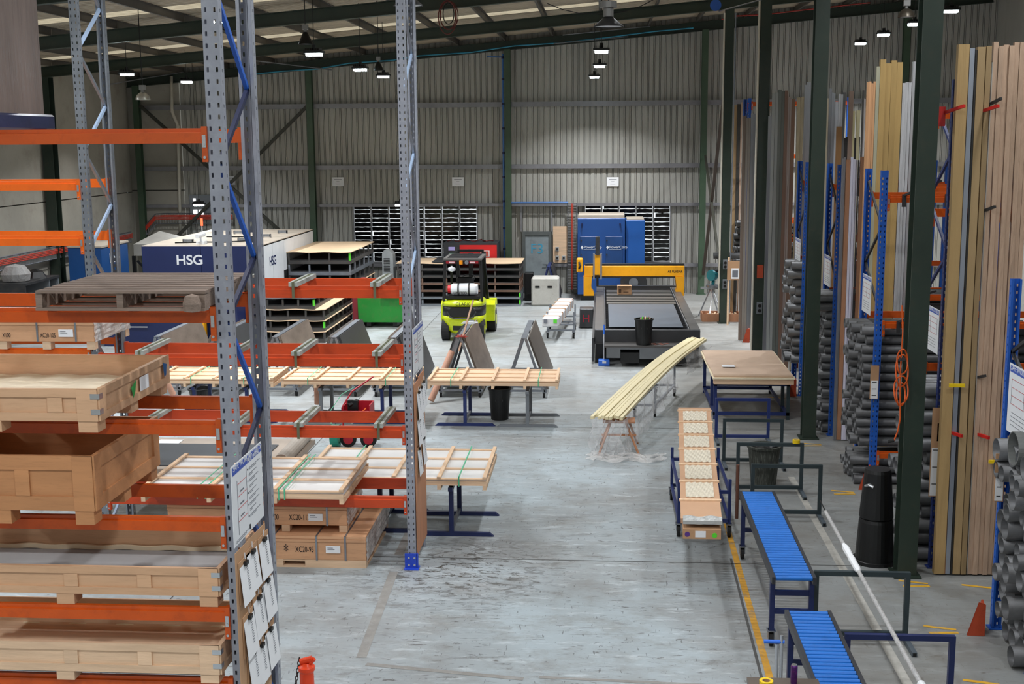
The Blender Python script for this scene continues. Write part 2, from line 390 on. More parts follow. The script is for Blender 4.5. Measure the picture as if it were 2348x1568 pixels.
m_girt = M('grey_girt', '#8c8c90', 0.45, 0.5, var=0.12, scale=3)
for z, h in ((6.38, .16), (4.33, .14), (3.03, .10), (1.0, .10)):
    for a, c in ((-15.8, -9.9), (-9.7, -3.25), (-3.05, 3.2) if z > 2 else (-3.05, -2.72), (-1.7, 3.2) if z < 2 else (3.4, 3.41), (3.4, 9.6), (9.8, XR)):
        B('wall_girt', MB().box(a, c, YW - .16, YW - .035, z, z + .02).box(a, c, YW - .18, YW - .16, z - h + .02, z + .02), m_girt, wb)
for z in (3.48, 6.9):
    pass
# wall columns, rafters, interior columns: each its own structural piece
def icol(name, X, Y, z0, z1, w=.2, d=.2, parent=None):
    b = MB(); t = .02
    b.box(X - w / 2, X + w / 2, Y - d / 2, Y - d / 2 + t, z0, z1).box(X - w / 2, X + w / 2, Y + d / 2 - t, Y + d / 2, z0, z1).box(X - t / 2, X + t / 2, Y - d / 2 + t, Y + d / 2 - t, z0, z1)
    b.box(X - w / 2 - .05, X + w / 2 + .05, Y - d / 2 - .05, Y + d / 2 + .05, z0, z0 + .02)
    return B(name, b, m_green if Y < YW - 1 else M('lit_wall_column_green', '#3f5340', .45, var=.12), parent, kind=None if parent else 'structure')  # light and shade painted in: lighter green at the wall, darker nearer
for i, X in enumerate((-15.75, -9.8, -3.15, 3.3, 9.7)):
    icol('trim_%d' % (i + 1), X, YW - .30, 0, RZ(X) + .02, .2, .22)
cols = [(3.64, 14.35), (3.60, 21.15), (3.55, 27.95), (3.43, 34.65), (3.66, 7.6)]
for i, (X, Y) in enumerate(cols):
    icol('trim_%d' % (i + 11), X, Y, 0, RZ(X) + .03, .23 if i else .22, .24)
m_brace = M('dark_brace_paint', '#37372f', 0.5, var=0.15)
brc = MB().bar((-9.85, YW - .35, 6.35), (-15.4, YW - .35, 1.2), .10, .10)
B('wall_brace', brc, m_brace, wb); B('wall_brace', MB().bar((-15.6, YW - .42, 6.4), (-10.0, YW - .42, 1.3), .10, .10), m_brace, wb)
B('wall_brace', MB().bar((3.35, YW - .5, .7), (3.45, 35.0, 7.3), .09, .09), M('brown_brace', '#4a3d33', 0.5), wb)
B('wall_brace', MB().bar((3.35, YW - .5, 4.6), (3.42, 35.0, 1.0), .07, .07), m_brace, wb)
# rafters (I sections following the roof pitch)
for k, Y in enumerate(RAFT_Y):
    b = MB(); t = .015; hh = .30
    ysh = Y - (.15 if k == 0 else 0)
    for (ya, yb, za, zb) in ((-.09, .09, 0, t), (-.09, .09, hh - t, hh), (-t / 2, t / 2, t, hh - t)):
        vs = []
        for X in (XL, XR):
            z = RZ(X); vs += [(X, ysh + ya, z + za), (X, ysh + yb, z + za), (X, ysh + yb, z + zb), (X, ysh + ya, z + zb)]
        b.add(vs, [(0, 1, 2, 3), (7, 6, 5, 4), (0, 4, 5, 1), (1, 5, 6, 2), (2, 6, 7, 3), (3, 7, 4, 0)])
    B('trim_%d' % (21 + k), b, m_green, kind='structure')
# a cranked haunch at the rafter ends near the row of columns
# ceiling: purlins running away from the camera, roof sheets above them
ce = T('ceiling', None, None, (0, 20, 8.6), kind='structure')
m_purl = M('grey_purlin', '#5c5853', 0.5, 0.3, var=0.15)
m_roof = M('beige_roof_sheet', '#ada08c', 0.6, 0.1, var=0.12, scale=1.5, rnd=0.05, dirt=('#6b5b4a', 0.4, 2), stretch=(.4, 2, 1))
X = -15.7
while X < XR:
    for j in range(6):
        z = RZ(X) + .30; y0, y1 = RAFT_Y[j + 1], RAFT_Y[j]
        B('purlin', MB().box(X - .03, X + .03, y0 + .01, y1 - .01, z, z + .006).box(X - .0, X + .006, y0 + .01, y1 - .01, z, z + .17).box(X, X + .06, y0 + .01, y1 - .01, z + .165, z + .17), m_purl, ce)
    X += 1.56
sky_y = [26.4, 34.0, 18.8, 11.2, 3.6]
m_sky = bpy.data.materials.new('translucent_rooflight'); m_sky.use_nodes = True
_n = m_sky.node_tree; _b = _n.nodes['Principled BSDF']; _t = _n.nodes.new('ShaderNodeBsdfTranslucent'); _t.inputs[0].default_value = lin('#d8c8a8')
_nz = _n.nodes.new('ShaderNodeTexNoise'); _nz.inputs['Scale'].default_value = 30; _cr = _n.nodes.new('ShaderNodeMix'); _cr.data_type = 'RGBA'
_cr.inputs[6].default_value = lin('#8f7c62'); _cr.inputs[7].default_value = lin('#f3e4c6'); _n.links.new(_nz.outputs[0], _cr.inputs[0]); _n.links.new(_cr.outputs[2], _t.inputs[0])
_n.links.new(_t.outputs[0], _n.nodes['Material Output'].inputs[0])
y = -2.6; roofw = 0.762
while y < YW + .3:
    y1 = y + roofw; mid = (y + y1) / 2
    sky = any(abs(mid - s) < roofw / 2 for s in sky_y)
    b = MB(); pts = []
    for r in range(4):
        a = y + r * roofw / 4; q = roofw / 4
        pts += [(a, 0), (a + q * .6, 0), (a + q * .7, .03), (a + q * .9, .03)]
    pts.append((y1, 0)); vs = []
    for (v, h) in pts: vs += [(XL - .3, v, RZ(XL - .3) + .475 + h), (XR + .3, v, RZ(XR + .3) + .475 + h)]
    b.add(vs, [(2 * i, 2 * i + 1, 2 * i + 3, 2 * i + 2) for i in range(len(pts) - 1)])
    B('roof_light' if sky else 'roof_sheet', b, m_sky if sky else m_roof, ce)
    y = y1
# roof bracing rods and the blue air line along the back rafter
B('air_line', MB().tube([at(x, y, Y=YW - .5) for x, y in ((562, 172), (650, 163), (730, 158), (800, 145), (900, 138), (960, 128), (1080, 120), (1180, 105), (1290, 98), (1400, 85), (1500, 72), (1590, 64))], .022, 6),
  M('teal_air_line', '#2e8fb0', 0.5), ce)
for p, q in (((560, 136), (760, 160)), ((1290, 80), (1490, 60)), ((240, 195), (420, 165)), ((1270, 100), (1440, 84))):
    B('roof_brace', MB().cyl(at(*p, Y=38), at(*q, Y=YW - .6), .018, n=6), m_galv, ce)
B('red_cable_run', MB().tube([at(x, y, Y=38.5) for x, y in ((1655, 45), (1680, 37), (1760, 33), (1850, 22), (1995, 6))], .02, 6), M('red_cable_sheath', '#a32e22', .5), ce)
B('sagging_cable', MB().tube([at(x, y, Y=17.5) for x, y in ((1255, 8), (1290, 22), (1330, 31), (1385, 33), (1430, 27), (1470, 14), (1505, -4))], .006, 5), m_black, ce)
B('blue_reel', MB().cyl(at(1641, 12, Y=27.0), at(1641, 12, Y=27.15), .12, n=16), m_blue, ce); B('reel_pipe', MB().cyl(at(1648, 26, Y=27.1), at(1760, -5, Y=27.1), .014, n=6), m_galv, ce)
# left wall: precast concrete panels with open joints, green columns in front
m_conc = M('precast_concrete', '#a6a297', 0.8, var=0.12, scale=0.8, rnd=0.06, dirt=('#7f7466', 0.45, 1.2), bump=0.15, bscale=12)
wl = T('wall_left', None, None, (-16, 20, 0), kind='structure')
for k in range(6):
    y1 = RAFT_Y[k] - (0 if k else .1); y0 = RAFT_Y[k + 1]
    for z0, z1 in ((0, 3.47), (3.50, RZ(-16) + .8)):
        B('wall_panel', MB().box(-16.35, -16.15, y0 + .012, y1 - .012, z0, z1), m_conc, wl)
B('wall_panel', MB().box(-16.35, -14.36, YW + .0, YW + .15, 0, 3.52), m_conc, wb); B('wall_panel', MB().box(-16.35, -14.36, YW, YW + .15, 3.55, 7.9), m_conc, wb)
B('joint_backing', MB().box(-16.4, -16.36, -2, YW, 0, 8.5).box(-16.4, -14.3, YW + .16, YW + .2, 0, 8.5), m_joint, wl)
for i in range(1, 6): icol('trim_%d' % (31 + i), -15.95, RAFT_Y[i] + .1, 0, RZ(-15.95) + .02, .3, .36)
# the sides of the hall outside the picture
B('wall_right', MB().box(XR + .2, XR + .35, -3, YW + .3, 0, 11), m_sheet, kind='structure')
B('wall_front', MB().box(XL - .3, XR + .3, -3.15, -3.0, 0, 11), m_sheet, kind='structure')
# grey column casing at the left end of the sheeted wall, white downpipe
pipe = T('downpipe', 'white plastic downpipe with an offset bend on the concrete wall corner', 'pipe', at(416, 480, Y=YW - .2))
B('pipe_run', MB().tube([at(393, 175, Y=YW - .25), at(394, 250, Y=YW - .25), at(397, 264, Y=YW - .25), at(406, 285, Y=YW - .25), at(408, 300, Y=YW - .25), at(414, 535, Y=YW - .25)], .055, 10), M('off_white_pipe', '#c9c4b6', 0.5), pipe, smooth=True)
for y in (252, 288): B('pipe_collar', MB().cyl(at(394 if y < 260 else 407, y, Y=YW - .25), at(394 if y < 260 else 407, y + 6, Y=YW - .25), .072, n=12), MATS['off_white_pipe'], pipe)

# ---------------- louvre windows, painted black ----------------
m_pane = M('black_painted_glass', '#0c0d0e', 0.25, var=0.2)
m_wframe = M('window_frame_aluminium', '#8b8c8e', 0.4, 0.5)
def window(n, x0, x1, z0, z1, cols, rows):
    wdw = T('window_%d' % n, None, None, ((x0 + x1) / 2, YW, z0), kind='structure'); cw = (x1 - x0) / cols
    f = MB()
    for i in range(cols + 1): f.box(x0 + i * cw - .02, x0 + i * cw + .02, YW - .05, YW + .05, z0, z1)
    f.box(x0, x1, YW - .06, YW + .06, z0 - .04, z0).box(x0, x1, YW - .06, YW + .06, z1, z1 + .03)
    B('window_frame', f, m_wframe, wdw)
    rh = (z1 - z0) / rows
    for i in range(cols):
        for j in range(rows):
            a = x0 + i * cw + .024 + R_.uniform(0, .010) + (0.04 if R_.random() < .12 else 0); c = x0 + (i + 1) * cw - .024 - R_.uniform(0, .012)
            g = R_.choice((.0, .001, .003, .006, .012)); top = z0 + (j + 1) * rh - (.05 if j == rows - 1 else g)
            bot = z0 + j * rh + (.0 if R_.random() < .75 else .012)
            npt = 6; vs = []; b = MB()
            for k in range(npt + 1):                                     # a painted pane with a ragged upper and lower paint edge
                u = a + (c - a) * k / npt
                vs += [(u, YW + .012, bot + R_.uniform(-.004, .012)), (u, YW - .008, top - R_.uniform(0, .014))]
            vs2 = [(p[0], p[1] + .006, p[2]) for p in vs]; m = len(vs)
            fs = [(2 * k, 2 * k + 2, 2 * k + 3, 2 * k + 1) for k in range(npt)] + [(m + 2 * k + 1, m + 2 * k + 3, m + 2 * k + 2, m + 2 * k) for k in range(npt)]
            b.add(vs + vs2, fs); B('pane', b, m_pane, wdw)
window(1, -8.48, -4.24, 1.08, 3.0, 7, 13)
window(2, -0.60, 2.27, 1.08, 3.0, 5, 13)
# door F3
dr = T('door_1', None, None, (-2.2, YW - .1, 0), kind='structure')
m_dgrey = M('grey_door_paint', '#8a9396', 0.5, var=0.15, scale=3, dirt=('#50555a', .4, 4), rnd=0)
B('door_leaf', MB().box(-2.60, -1.80, YW - .14, YW - .08, 0.01, 1.97), m_dgrey, dr)
B('door_frame', MB().box(-2.70, -2.60, YW - .18, YW - .04, 0, 2.1).box(-1.80, -1.72, YW - .18, YW - .04, 0, 2.1).box(-2.60, -1.80, YW - .18, YW - .04, 1.98, 2.1), M('door_frame_paint', '#5b605f', 0.5), dr)
B('door_frame', MB().box(-2.78, -2.70, YW - .12, YW - .04, 2.1, 3.0).box(-1.74, -1.68, YW - .12, YW - .04, 2.1, 3.0), m_girt, dr)
B('door_handle', MB().cyl((-1.87, YW - .2, 1.0), (-1.87, YW - .14, 1.0), .02, n=8).bar((-1.87, YW - .2, 1.0), (-2.0, YW - .2, 1.0), .02, .02), m_galv, dr)
text('F3', (-2.44, YW - .14, 1.36), (1, 0, 0), (0, 0, 1), .48, M('light_blue_spray', '#4ba3c4', 0.6), dr)
# small white notices on the wall, each a thing
for (x, y, l) in ((526, 413, 'small white notice on the back wall between the grey braces'), (775, 416, 'small white notice above the left end of the long blacked window'),
                  (1050, 416, 'small white notice left of the blue air pipe above the long window'), (1405, 416, 'small white notice above the blue dust collector')):
    p = at(x, y, Y=YW - .06)
    nt_ = T('wall_notice', l, 'notice', p, 'notices on the back wall')
    B('sheet', MB().box(p.x - .2, p.x + .2, YW - .06, YW - .045, p.z - .16, p.z + .14), m_paper, nt_)
    for k, wd in enumerate((.13, .05, .08)): B('print_line', MB().box(p.x - wd, p.x + wd, YW - .063, YW - .06, p.z + .06 - k * .075, p.z + .075 - k * .075), m_print, nt_)
# ---------------- lamps ----------------
def area(parent, p, sx, sy, power, col=(0.95, 0.97, 1.0), spread=130):
    ld = bpy.data.lights.new('led_light', 'AREA'); ld.shape = 'RECTANGLE'; ld.size = sx; ld.size_y = sy; ld.energy = power; ld.color = col; ld.spread = math.radians(spread)
    o = bpy.data.objects.new('led_light', ld); COL.objects.link(o); o.location = Vector(p) - Vector(WL[parent.name]); o.parent = parent; return o
def led(p, label, power=1.0, spread=130):
    p = Vector(p); t = T('led_high_bay', label, 'ceiling lamp', p, 'LED high bay lamps')
    B('housing', MB().box(p.x - .18, p.x + .18, p.y - .13, p.y + .13, p.z + .02, p.z + .07), m_black, t)
    b = MB()
    for k in range(7): b.box(p.x - .15 + k * .045, p.x - .14 + k * .045, p.y - .12, p.y + .12, p.z + .07, p.z + .12)
    B('heat_sink', b.cyl((p.x, p.y, p.z + .07), (p.x, p.y, p.z + .18), .04, n=8), m_black, t)
    B('lens', MB().box(p.x - .14, p.x + .14, p.y - .10, p.y + .10, p.z - .03, p.z + .02), m_led, t)
    zt = RZ(p.x) + .48
    if zt > p.z + .3: B('hanging_cord', MB().cyl((p.x, p.y, p.z + .15), (p.x, p.y, zt), .008, n=5), m_black, t)
    area(t, (p.x, p.y, p.z - .06), .34, .24, LED_W * power, spread=spread); return t
def bylen(x, y, Y): return at(x, y, Y=Y)
leds = [((1379, 118), 27.4, 'largest of the three lit lamps one above another before the back wall'),
        ((1375, 152), 33.0, 'middle of the three lit lamps one above another before the back wall'),
        ((1363, 177), 38.4, 'smallest of the three lit lamps one above another before the back wall'),
        ((2180, 26), 28.3, 'lit lamp at top right, largest of the slanting row of four'),
        ((2097, 56), 31.6, 'lit lamp beside the thick column, second from the top of the slanting row'),
        ((2026, 80), 34.8, 'lit lamp over the silver profiles, third from the top of the slanting row'),
        ((1973, 100), 38.0, 'smallest and lowest lamp of the slanting row, over the pale lit wall'),
        ((720, 125), 23.5, 'lit lamp just beside the black cone shade on the left'),
        ((826, 160), 29.0, 'lit lamp hanging alone on a long cord before the back wall'),
        ((879, 176), 33.5, 'lit lamp under the small black cone shade by the grey upright'),
        ((291, 171), 30.0, 'lit lamp above and left of the silver bell lamp'),
        ((428, 188), 35.5, 'lit lamp right of the silver bell lamp'),
        ((493, 48), 24.0, 'lit lamp partly behind the blue brace of the nearest upright')]
for (px, Y, l) in leds: led(bylen(px[0], px[1], Y), l, (1.7 if px[0] > 1900 and Y > 31 else 1.15 if Y > 31 else .85))
for (x, y, Y) in ((455, 480, 38.0), (916, 466, 37.5)):
    pass
# lamps over the near part of the hall, above and beside what the picture reaches
for X in (-9.5, -4.6, 0.2, 5.2):
    for Y in (-1.0, 3.5, 8.5, 13.5, 18.5):
        if X == -4.6 and Y > 15: continue
        led((X, Y, RZ(X) - .15), 'lamp over the near hall, %s row from the left wall, %s from the front wall' % ({-9.5: 'second', -4.6: 'third', .2: 'fourth', 5.2: 'fifth'}[X], {-1.0: 'first', 3.5: 'second', 8.5: 'third', 13.5: 'fourth', 18.5: 'fifth'}[Y]), .6 if X < 4 else .42, 165)
for X, Y in ((-13.6, 14), (-13.6, 20), (-13.7, 24.5)): led((X, Y, RZ(X) - .15), 'lamp in the row nearest the left wall, %s from the front wall' % {14: 'first', 20: 'second', 24.5: 'third'}[Y], .9, 165)
# old bell and cone high bays, unlit
def bell(p, r, kind, label, mat, cat='ceiling lamp'):
    p = Vector(p); t = T('bell_high_bay' if kind != 'cone' else 'cone_high_bay', label, cat, p, None); h = r * (1.05 if kind == 'bell' else 1.6 if kind == 'cone' else .65)
    if kind == 'bell': prof = [(r, 0), (r * .97, h * .25), (r * .82, h * .6), (r * .5, h * .88), (r * .2, h)]
    else: prof = [(r, 0), (r * .98, .015), (r * .28, h)]
    full = prof + [(a - .006, b_) for a, b_ in reversed(prof)]
    B('lamp_shade', MB().lathe(full, p, 28), mat, t, smooth=True)
    B('lens', MB().lathe([(r * .93, .012), (r * .5, .012), (0.001, .012)], p, 24), M('pale_lamp_lens', '#cfd6dc', 0.4), t)
    gh = r * (1.3 if kind == 'disk' else 1.0)
    if kind == 'disk':
        B('control_gear', MB().cyl(p + Vector((0, 0, h)), p + Vector((0, 0, h + gh * .45)), r * .34, n=16).cyl(p + Vector((0, 0, h + gh * .45)), p + Vector((0, 0, h + gh * .75)), r * .55, n=20), M('grey_lamp_gear', '#6d6a66', 0.5, .4), t)
    else:
        B('control_gear', MB().cyl(p + Vector((0, 0, h)), p + Vector((0, 0, h + gh * .35)), r * .2, n=12).box(p.x - r * .38, p.x + r * .38, p.y - r * .3, p.y + r * .3, p.z + h + gh * .3, p.z + h + gh * .95), M('grey_lamp_gear', '#8d8c8a', 0.5, .4), t)
    z = p.z + h + gh * .7; B('hanging_chain', MB().cyl((p.x, p.y, z), (p.x, p.y, max(z + .1, RZ(p.x) + .48)), .01, n=5), m_black, t)
    return t
m_bell = M('spun_aluminium_shade', '#b9b6ae', 0.35, 0.7)
bell(at(328, 229, Y=26), .155, 'bell', 'small spun aluminium bell lamp hanging unlit at left', m_bell)
bell(at(701, 102, Y=22), .135, 'cone', 'black cone shade lamp hanging from the rafter, larger of the two', m_black)
bell(at(868, 161, Y=29), .12, 'cone', 'smaller black cone shade lamp before the back wall', m_black)
bell(at(1395, 62, Y=17.5), .21, 'disk', 'wide grey shallow shade lamp, the largest at top middle', m_dsteel)
bell(at(936, 14, Y=17.5), .21, 'disk', 'wide dark shallow shade lamp behind the middle grey upright', m_dsteel)
bell(at(500, 71, Y=21), .14, 'disk', 'shallow shade lamp behind the blue brace of the nearest upright', m_dsteel)
bell(at(2078, 40, Y=21), .135, 'bell', 'dull bell lamp beside the thick green column at top right', M('dull_shade', '#5d564c', .4, .6))
# red hose coil hanging from the rafter
p = at(1026, 40, Y=27.5); hc = T('hose_coil', 'coil of dark red cable hanging from the green rafter', 'cable coil', p)
for k, (rx, rz, dz) in enumerate(((.20, .36, 0), (.17, .30, .04), (.12, .22, .08), (.2, .30, .05))):
    B('cable_loop', MB().tube([(p.x + rx * math.cos(a) + .01 * k, p.y + .02 * k, p.z + dz + rz * math.sin(a)) for a in [2 * math.pi * i / 22 for i in range(23)]], .012, 6), M('dark_red_cable', '#5d1a15', 0.5) if k != 2 else m_black, hc)
B('hanging_cord', MB().cyl((p.x, p.y, p.z + .3), (p.x, p.y, RZ(p.x) + .2), .008, n=5), m_black, hc)

# ---------------- pallet racks on the left ----------------
def holed(b, o, u, w, z0, z1, holes, hw, hh, pitch, ph=0.02):
    """strip with rectangular holes; u horizontal direction, holes = offsets of hole columns along u"""
    o, u = Vector(o), Vector(u); edges = [0.0]
    for h in holes: edges += [h - hw / 2, h + hw / 2]
    edges.append(w); n = int((z1 - z0 - ph) / pitch)
    P = lambda a, z: (o.x + u.x * a, o.y + u.y * a, z)
    for i in range(len(edges) - 1):
        a, c = edges[i], edges[i + 1]
        if i % 2 == 0: b.add([P(a, z0), P(c, z0), P(c, z1), P(a, z1)], [(0, 1, 2, 3)])
        else:
            z = z0
            for k in range(n + 1):
                ze = z0 + ph + k * pitch if k < n else z1
                b.add([P(a, z), P(c, z), P(c, ze), P(a, ze)], [(0, 1, 2, 3)]); z = ze + hh
def post(X, Y, z0, z1, mat, parent, w=.10, d=.075, rear=False, holes=True, pitch=.076):
    """rack upright: open channel, perforated face towards -y (or +y when rear)"""
    b = MB(); s = -1 if not rear else 1; yf = Y; yb = Y + d * (1 if not rear else -1)
    if holes:
        holed(b, (X - w / 2, yf, 0), (1, 0, 0), w * .44, z0, z1, [w * .22], .014, .03, pitch)
        b.box(X - w * .06, X + w * .06, min(yf, yf + (.006 if not rear else -.006)), max(yf, yf + (.006 if not rear else -.006)), z0, z1)
        holed(b, (X + w * .06, yf, 0), (1, 0, 0), w * .44, z0, z1, [w * .22], .014, .03, pitch)
        holed(b, (X + w / 2, min(yf, yb), 0), (0, 1, 0), d, z0, z1, [d * .5], .012, .022, pitch)
        holed(b, (X - w / 2, min(yf, yb), 0), (0, 1, 0), d, z0, z1, [d * .5], .012, .022, pitch)
    else:
        b.box(X - w / 2, X + w / 2, yf - .002, yf + .002, z0, z1).box(X - w / 2, X - w / 2 + .004, min(yf, yb), max(yf, yb), z0, z1).box(X + w / 2 - .004, X + w / 2, min(yf, yb), max(yf, yb), z0, z1)
    b.box(X - w / 2, X - w * .28, yb - .002, yb + .002, z0, z1).box(X + w * .28, X + w / 2, yb - .002, yb + .002, z0, z1)
    return B('upright_post', b, mat, parent)
def braces(X, Y0, Y1, zs, mats, parent, w=.035):
    """zig-zag bracing in a frame: zs alternate front, rear, front ..."""
    for i in range(len(zs) - 1):
        ya, yb = (Y0, Y1) if i % 2 == 0 else (Y1, Y0)
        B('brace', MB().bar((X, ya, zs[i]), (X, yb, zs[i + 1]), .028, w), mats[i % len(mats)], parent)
def beam(x0, x1, Y, z, h, mat, parent, rear=False, conn=(True, True), d=.05):
    s = -1 if rear else 1
    poly = [(Y, z - h), (Y, z - h * .28), (Y + s * .016, z - h * .25), (Y + s * .016, z), (Y + s * d, z), (Y + s * d, z - h)]
    m = (z - h + z) / 2
    bm_ = B('beam', MB().prism(poly if not rear else poly[::-1], 'x', x0, x1), mat, parent, recalc=True)
    yf = Y - .012 * s
    for k, xx in enumerate((x0, x1)):
        if not conn[k]: continue
        a, c = (xx - .002, xx + .035) if k == 0 else (xx - .035, xx + .002)
        cn = B('beam_connector', MB().box(a, c, min(yf, Y + .045 * s), max(yf, Y + .045 * s), z - .22, z + .012), mat, bm_)
        xm = (a + c) / 2
        B('safety_clip', MB().box(xm - .012, xm + .012, yf - .008 * s - .002, yf - .008 * s + .002, z - .125, z - .045).cyl((xm, yf - .013 * s, z - .105), (xm, yf, z - .105), .008, n=8), m_chrome, bm_)
        B('bolt', MB().cyl((xm, yf - .01 * s, z - .19), (xm, yf, z - .19), .010, n=6), m_chrome, bm_)
    return bm_
YN, YNR = 8.0, 8.84
XN = -2.545
r1 = T('pallet_rack', 'nearest tall orange and grey pallet rack holding timber crates at left', 'pallet rack', (-3.9, 8.4, 0), 'pallet racks with orange beams')
post(XN, YN, 0, 6.9, m_post, r1, .11); post(XN - .0, YNR, 0, 6.9, m_post, r1, .11, rear=True)
post(XN - 2.75, YN, 0, 6.9, m_post, r1, .11); post(XN - 2.75, YNR, 0, 6.9, m_post, r1, .11, rear=True)
braces(XN, YN + .06, YNR - .06, [6.24, 5.56, 5.05, 4.36, 3.99, 3.23, 2.87, 2.1, 1.75, 1.0, .6], [m_blue, M('shaded_blue_brace', '#1b2240', .45)], r1)  # every second brace in a darker blue: its shade is painted in
for z in (5.283, 4.085, 3.307, 2.617, 1.956, 1.43, .75):
    beam(XN - 2.695, XN - .055, YN - .005, z, .098, m_orange, r1, conn=(False, True))
    beam(XN - 2.695, XN - .055 + .0, YNR + .005, z, .098, m_orange, r1, rear=True, conn=(False, True))

YA, YAR = 14.25, 15.10
XA, XB = -6.16, -2.315
r2 = T('pallet_rack', 'second pallet rack with red beams and empty crosspieces, behind the nearest one', 'pallet rack', (-4.2, 14.7, 0), 'pallet racks with orange beams')
for X in (XA, XB, XA - 2.9):
    post(X, YA, 0, 7.6, m_galv if X != XB else m_post, r2, .10); post(X, YAR, 0, 7.6, m_galv if X != XB else m_post, r2, .10, rear=True)
m_lit_brace = M('lit_galvanised_brace', '#a9bfdc', 0.35, .3)  # brighter copy for alternate braces; the light on them is put into the colour
for X in (XA, XB):
    braces(X, YA + .05, YAR - .05, ([7.42, 6.81, 6.26, 5.64, 5.10, 4.43, 3.93, 3.2, 2.8, 2.03, 1.6, .85, .4] if X == XA else [6.9, 6.22, 5.75, 5.03, 4.58, 3.84, 3.4, 2.65, 2.2, 1.5, 1.05, .3]), [m_galv, m_lit_brace], r2, .04)
B('post_foot', MB().box(XB - .085, XB - .08 + .16, YA - .03, YA - .012, 0, .19).box(XB - .09, XB + .09, YA - .09, YA + .06, 0, .012).box(XB + .06, XB + .066, YA - .03, YA + .06, 0, .19), M('bright_blue_paint', '#2448c0', .4), r2)
fb = MB()
for dx in (-.035, .035):
    for z in (.05, .14): fb.cyl((XB + dx, YA - .04, z), (XB + dx, YA - .028, z), .014, n=8)
B('foot_bolt', fb, m_chrome, r2)
for z in (3.487, 2.654, 1.777, .904):
    beam(XA + .05, XB - .05, YA - .005, z, .142, m_red, r2, conn=(True, True)); beam(XA + .05, XB - .05, YAR + .005, z, .142, m_red, r2, rear=True)
for z, h in ((4.74, .11), (4.09, .12), (2.72, .085)):
    beam(XA - 2.85, XA - .05, YA - .005, z, h, m_orange2, r2, conn=(False, True)); beam(XA - 2.85, XA - .05, YAR + .005, z, h, m_orange2, r2, rear=True, conn=(False, True))
# timber crosspieces lying over the red beams, each strapped
m_cross = M('chalky_grey_timber', '#a6aaa4', 0.8, var=0.2, scale=6, dirt=('#6e6455', 0.4, 8), stretch=(5, .6, 5))
lv = {3.487: 'top', 2.654: 'second', 1.777: 'third'}
for z, nm in lv.items():
    for k, X in enumerate((-5.58, -4.42, -3.66, -2.68)):
        if nm == 'top' and k < 2: pass
        where = ('at the far left end', 'left of the nearest upright', 'right of the nearest upright', 'next to the middle upright')[k]
        t = T('timber_crosspiece', 'chalky grey timber crosspiece on the %s red beam pair, %s' % (nm, where), 'timber', (X, 14.7, z), 'timber crosspieces on the red beams')
        B('bar', MB().box(X - .055, X + .055, YA - .06, YAR + .05, z, z + .05), m_cross, t)
        B('strap', MB().box(X - .016, X + .016, YA - .066, YA - .061, z - .146, z + .052).box(X - .016, X + .016, YA - .066, YAR + .05, z + .051, z + .053), M('olive_steel_strap', '#6d7058', .5, .4), t)

# ---------------- loads on the nearest rack ----------------
def plank_pallet(name, label, x0, x1, y0, y1, z, mat, nd=9, group=None):
    t = T(name, label, 'pallet', ((x0 + x1) / 2, (y0 + y1) / 2, z), group); H = .135
    for k in range(3):
        X = x0 + (x1 - x0 - .045) * k / 2
        B('bearer', MB().box(X, X + .045, y0 + .01, y1 - .01, z + .018, z + H - .02), mat, t)
    for k in range(nd):
        Y = y0 + (y1 - y0 - .095) * k / (nd - 1); jx = R_.uniform(-.008, .008)
        B('deck_board', MB().box(x0 + jx, x1 + jx, Y, Y + .09, z + H - .02 + R_.uniform(0, .003), z + H), mat, t)
    for k in range(5):
        Y = y0 + (y1 - y0 - .095) * k / 4; B('bottom_board', MB().box(x0, x1, Y, Y + .09, z, z + .018), mat, t)
    return t
XP0 = at(80, 690, Y=7.85).x
tp = plank_pallet('timber_pallet', 'empty weathered grey timber pallet on the nearest rack', XP0, -2.625, 7.85, 8.97, 4.088, m_old, 9)
stump = MB().cyl((-2.70, 7.83, 4.095), (-2.70, 7.845, 4.19), .05, .04, n=9)
B('split_block', MB().lathe([(.001, 0), (.055, .01), (.062, .06), (.045, .11), (.001, .125)], (-2.69, 7.80, 4.085), 9), m_old, tp)

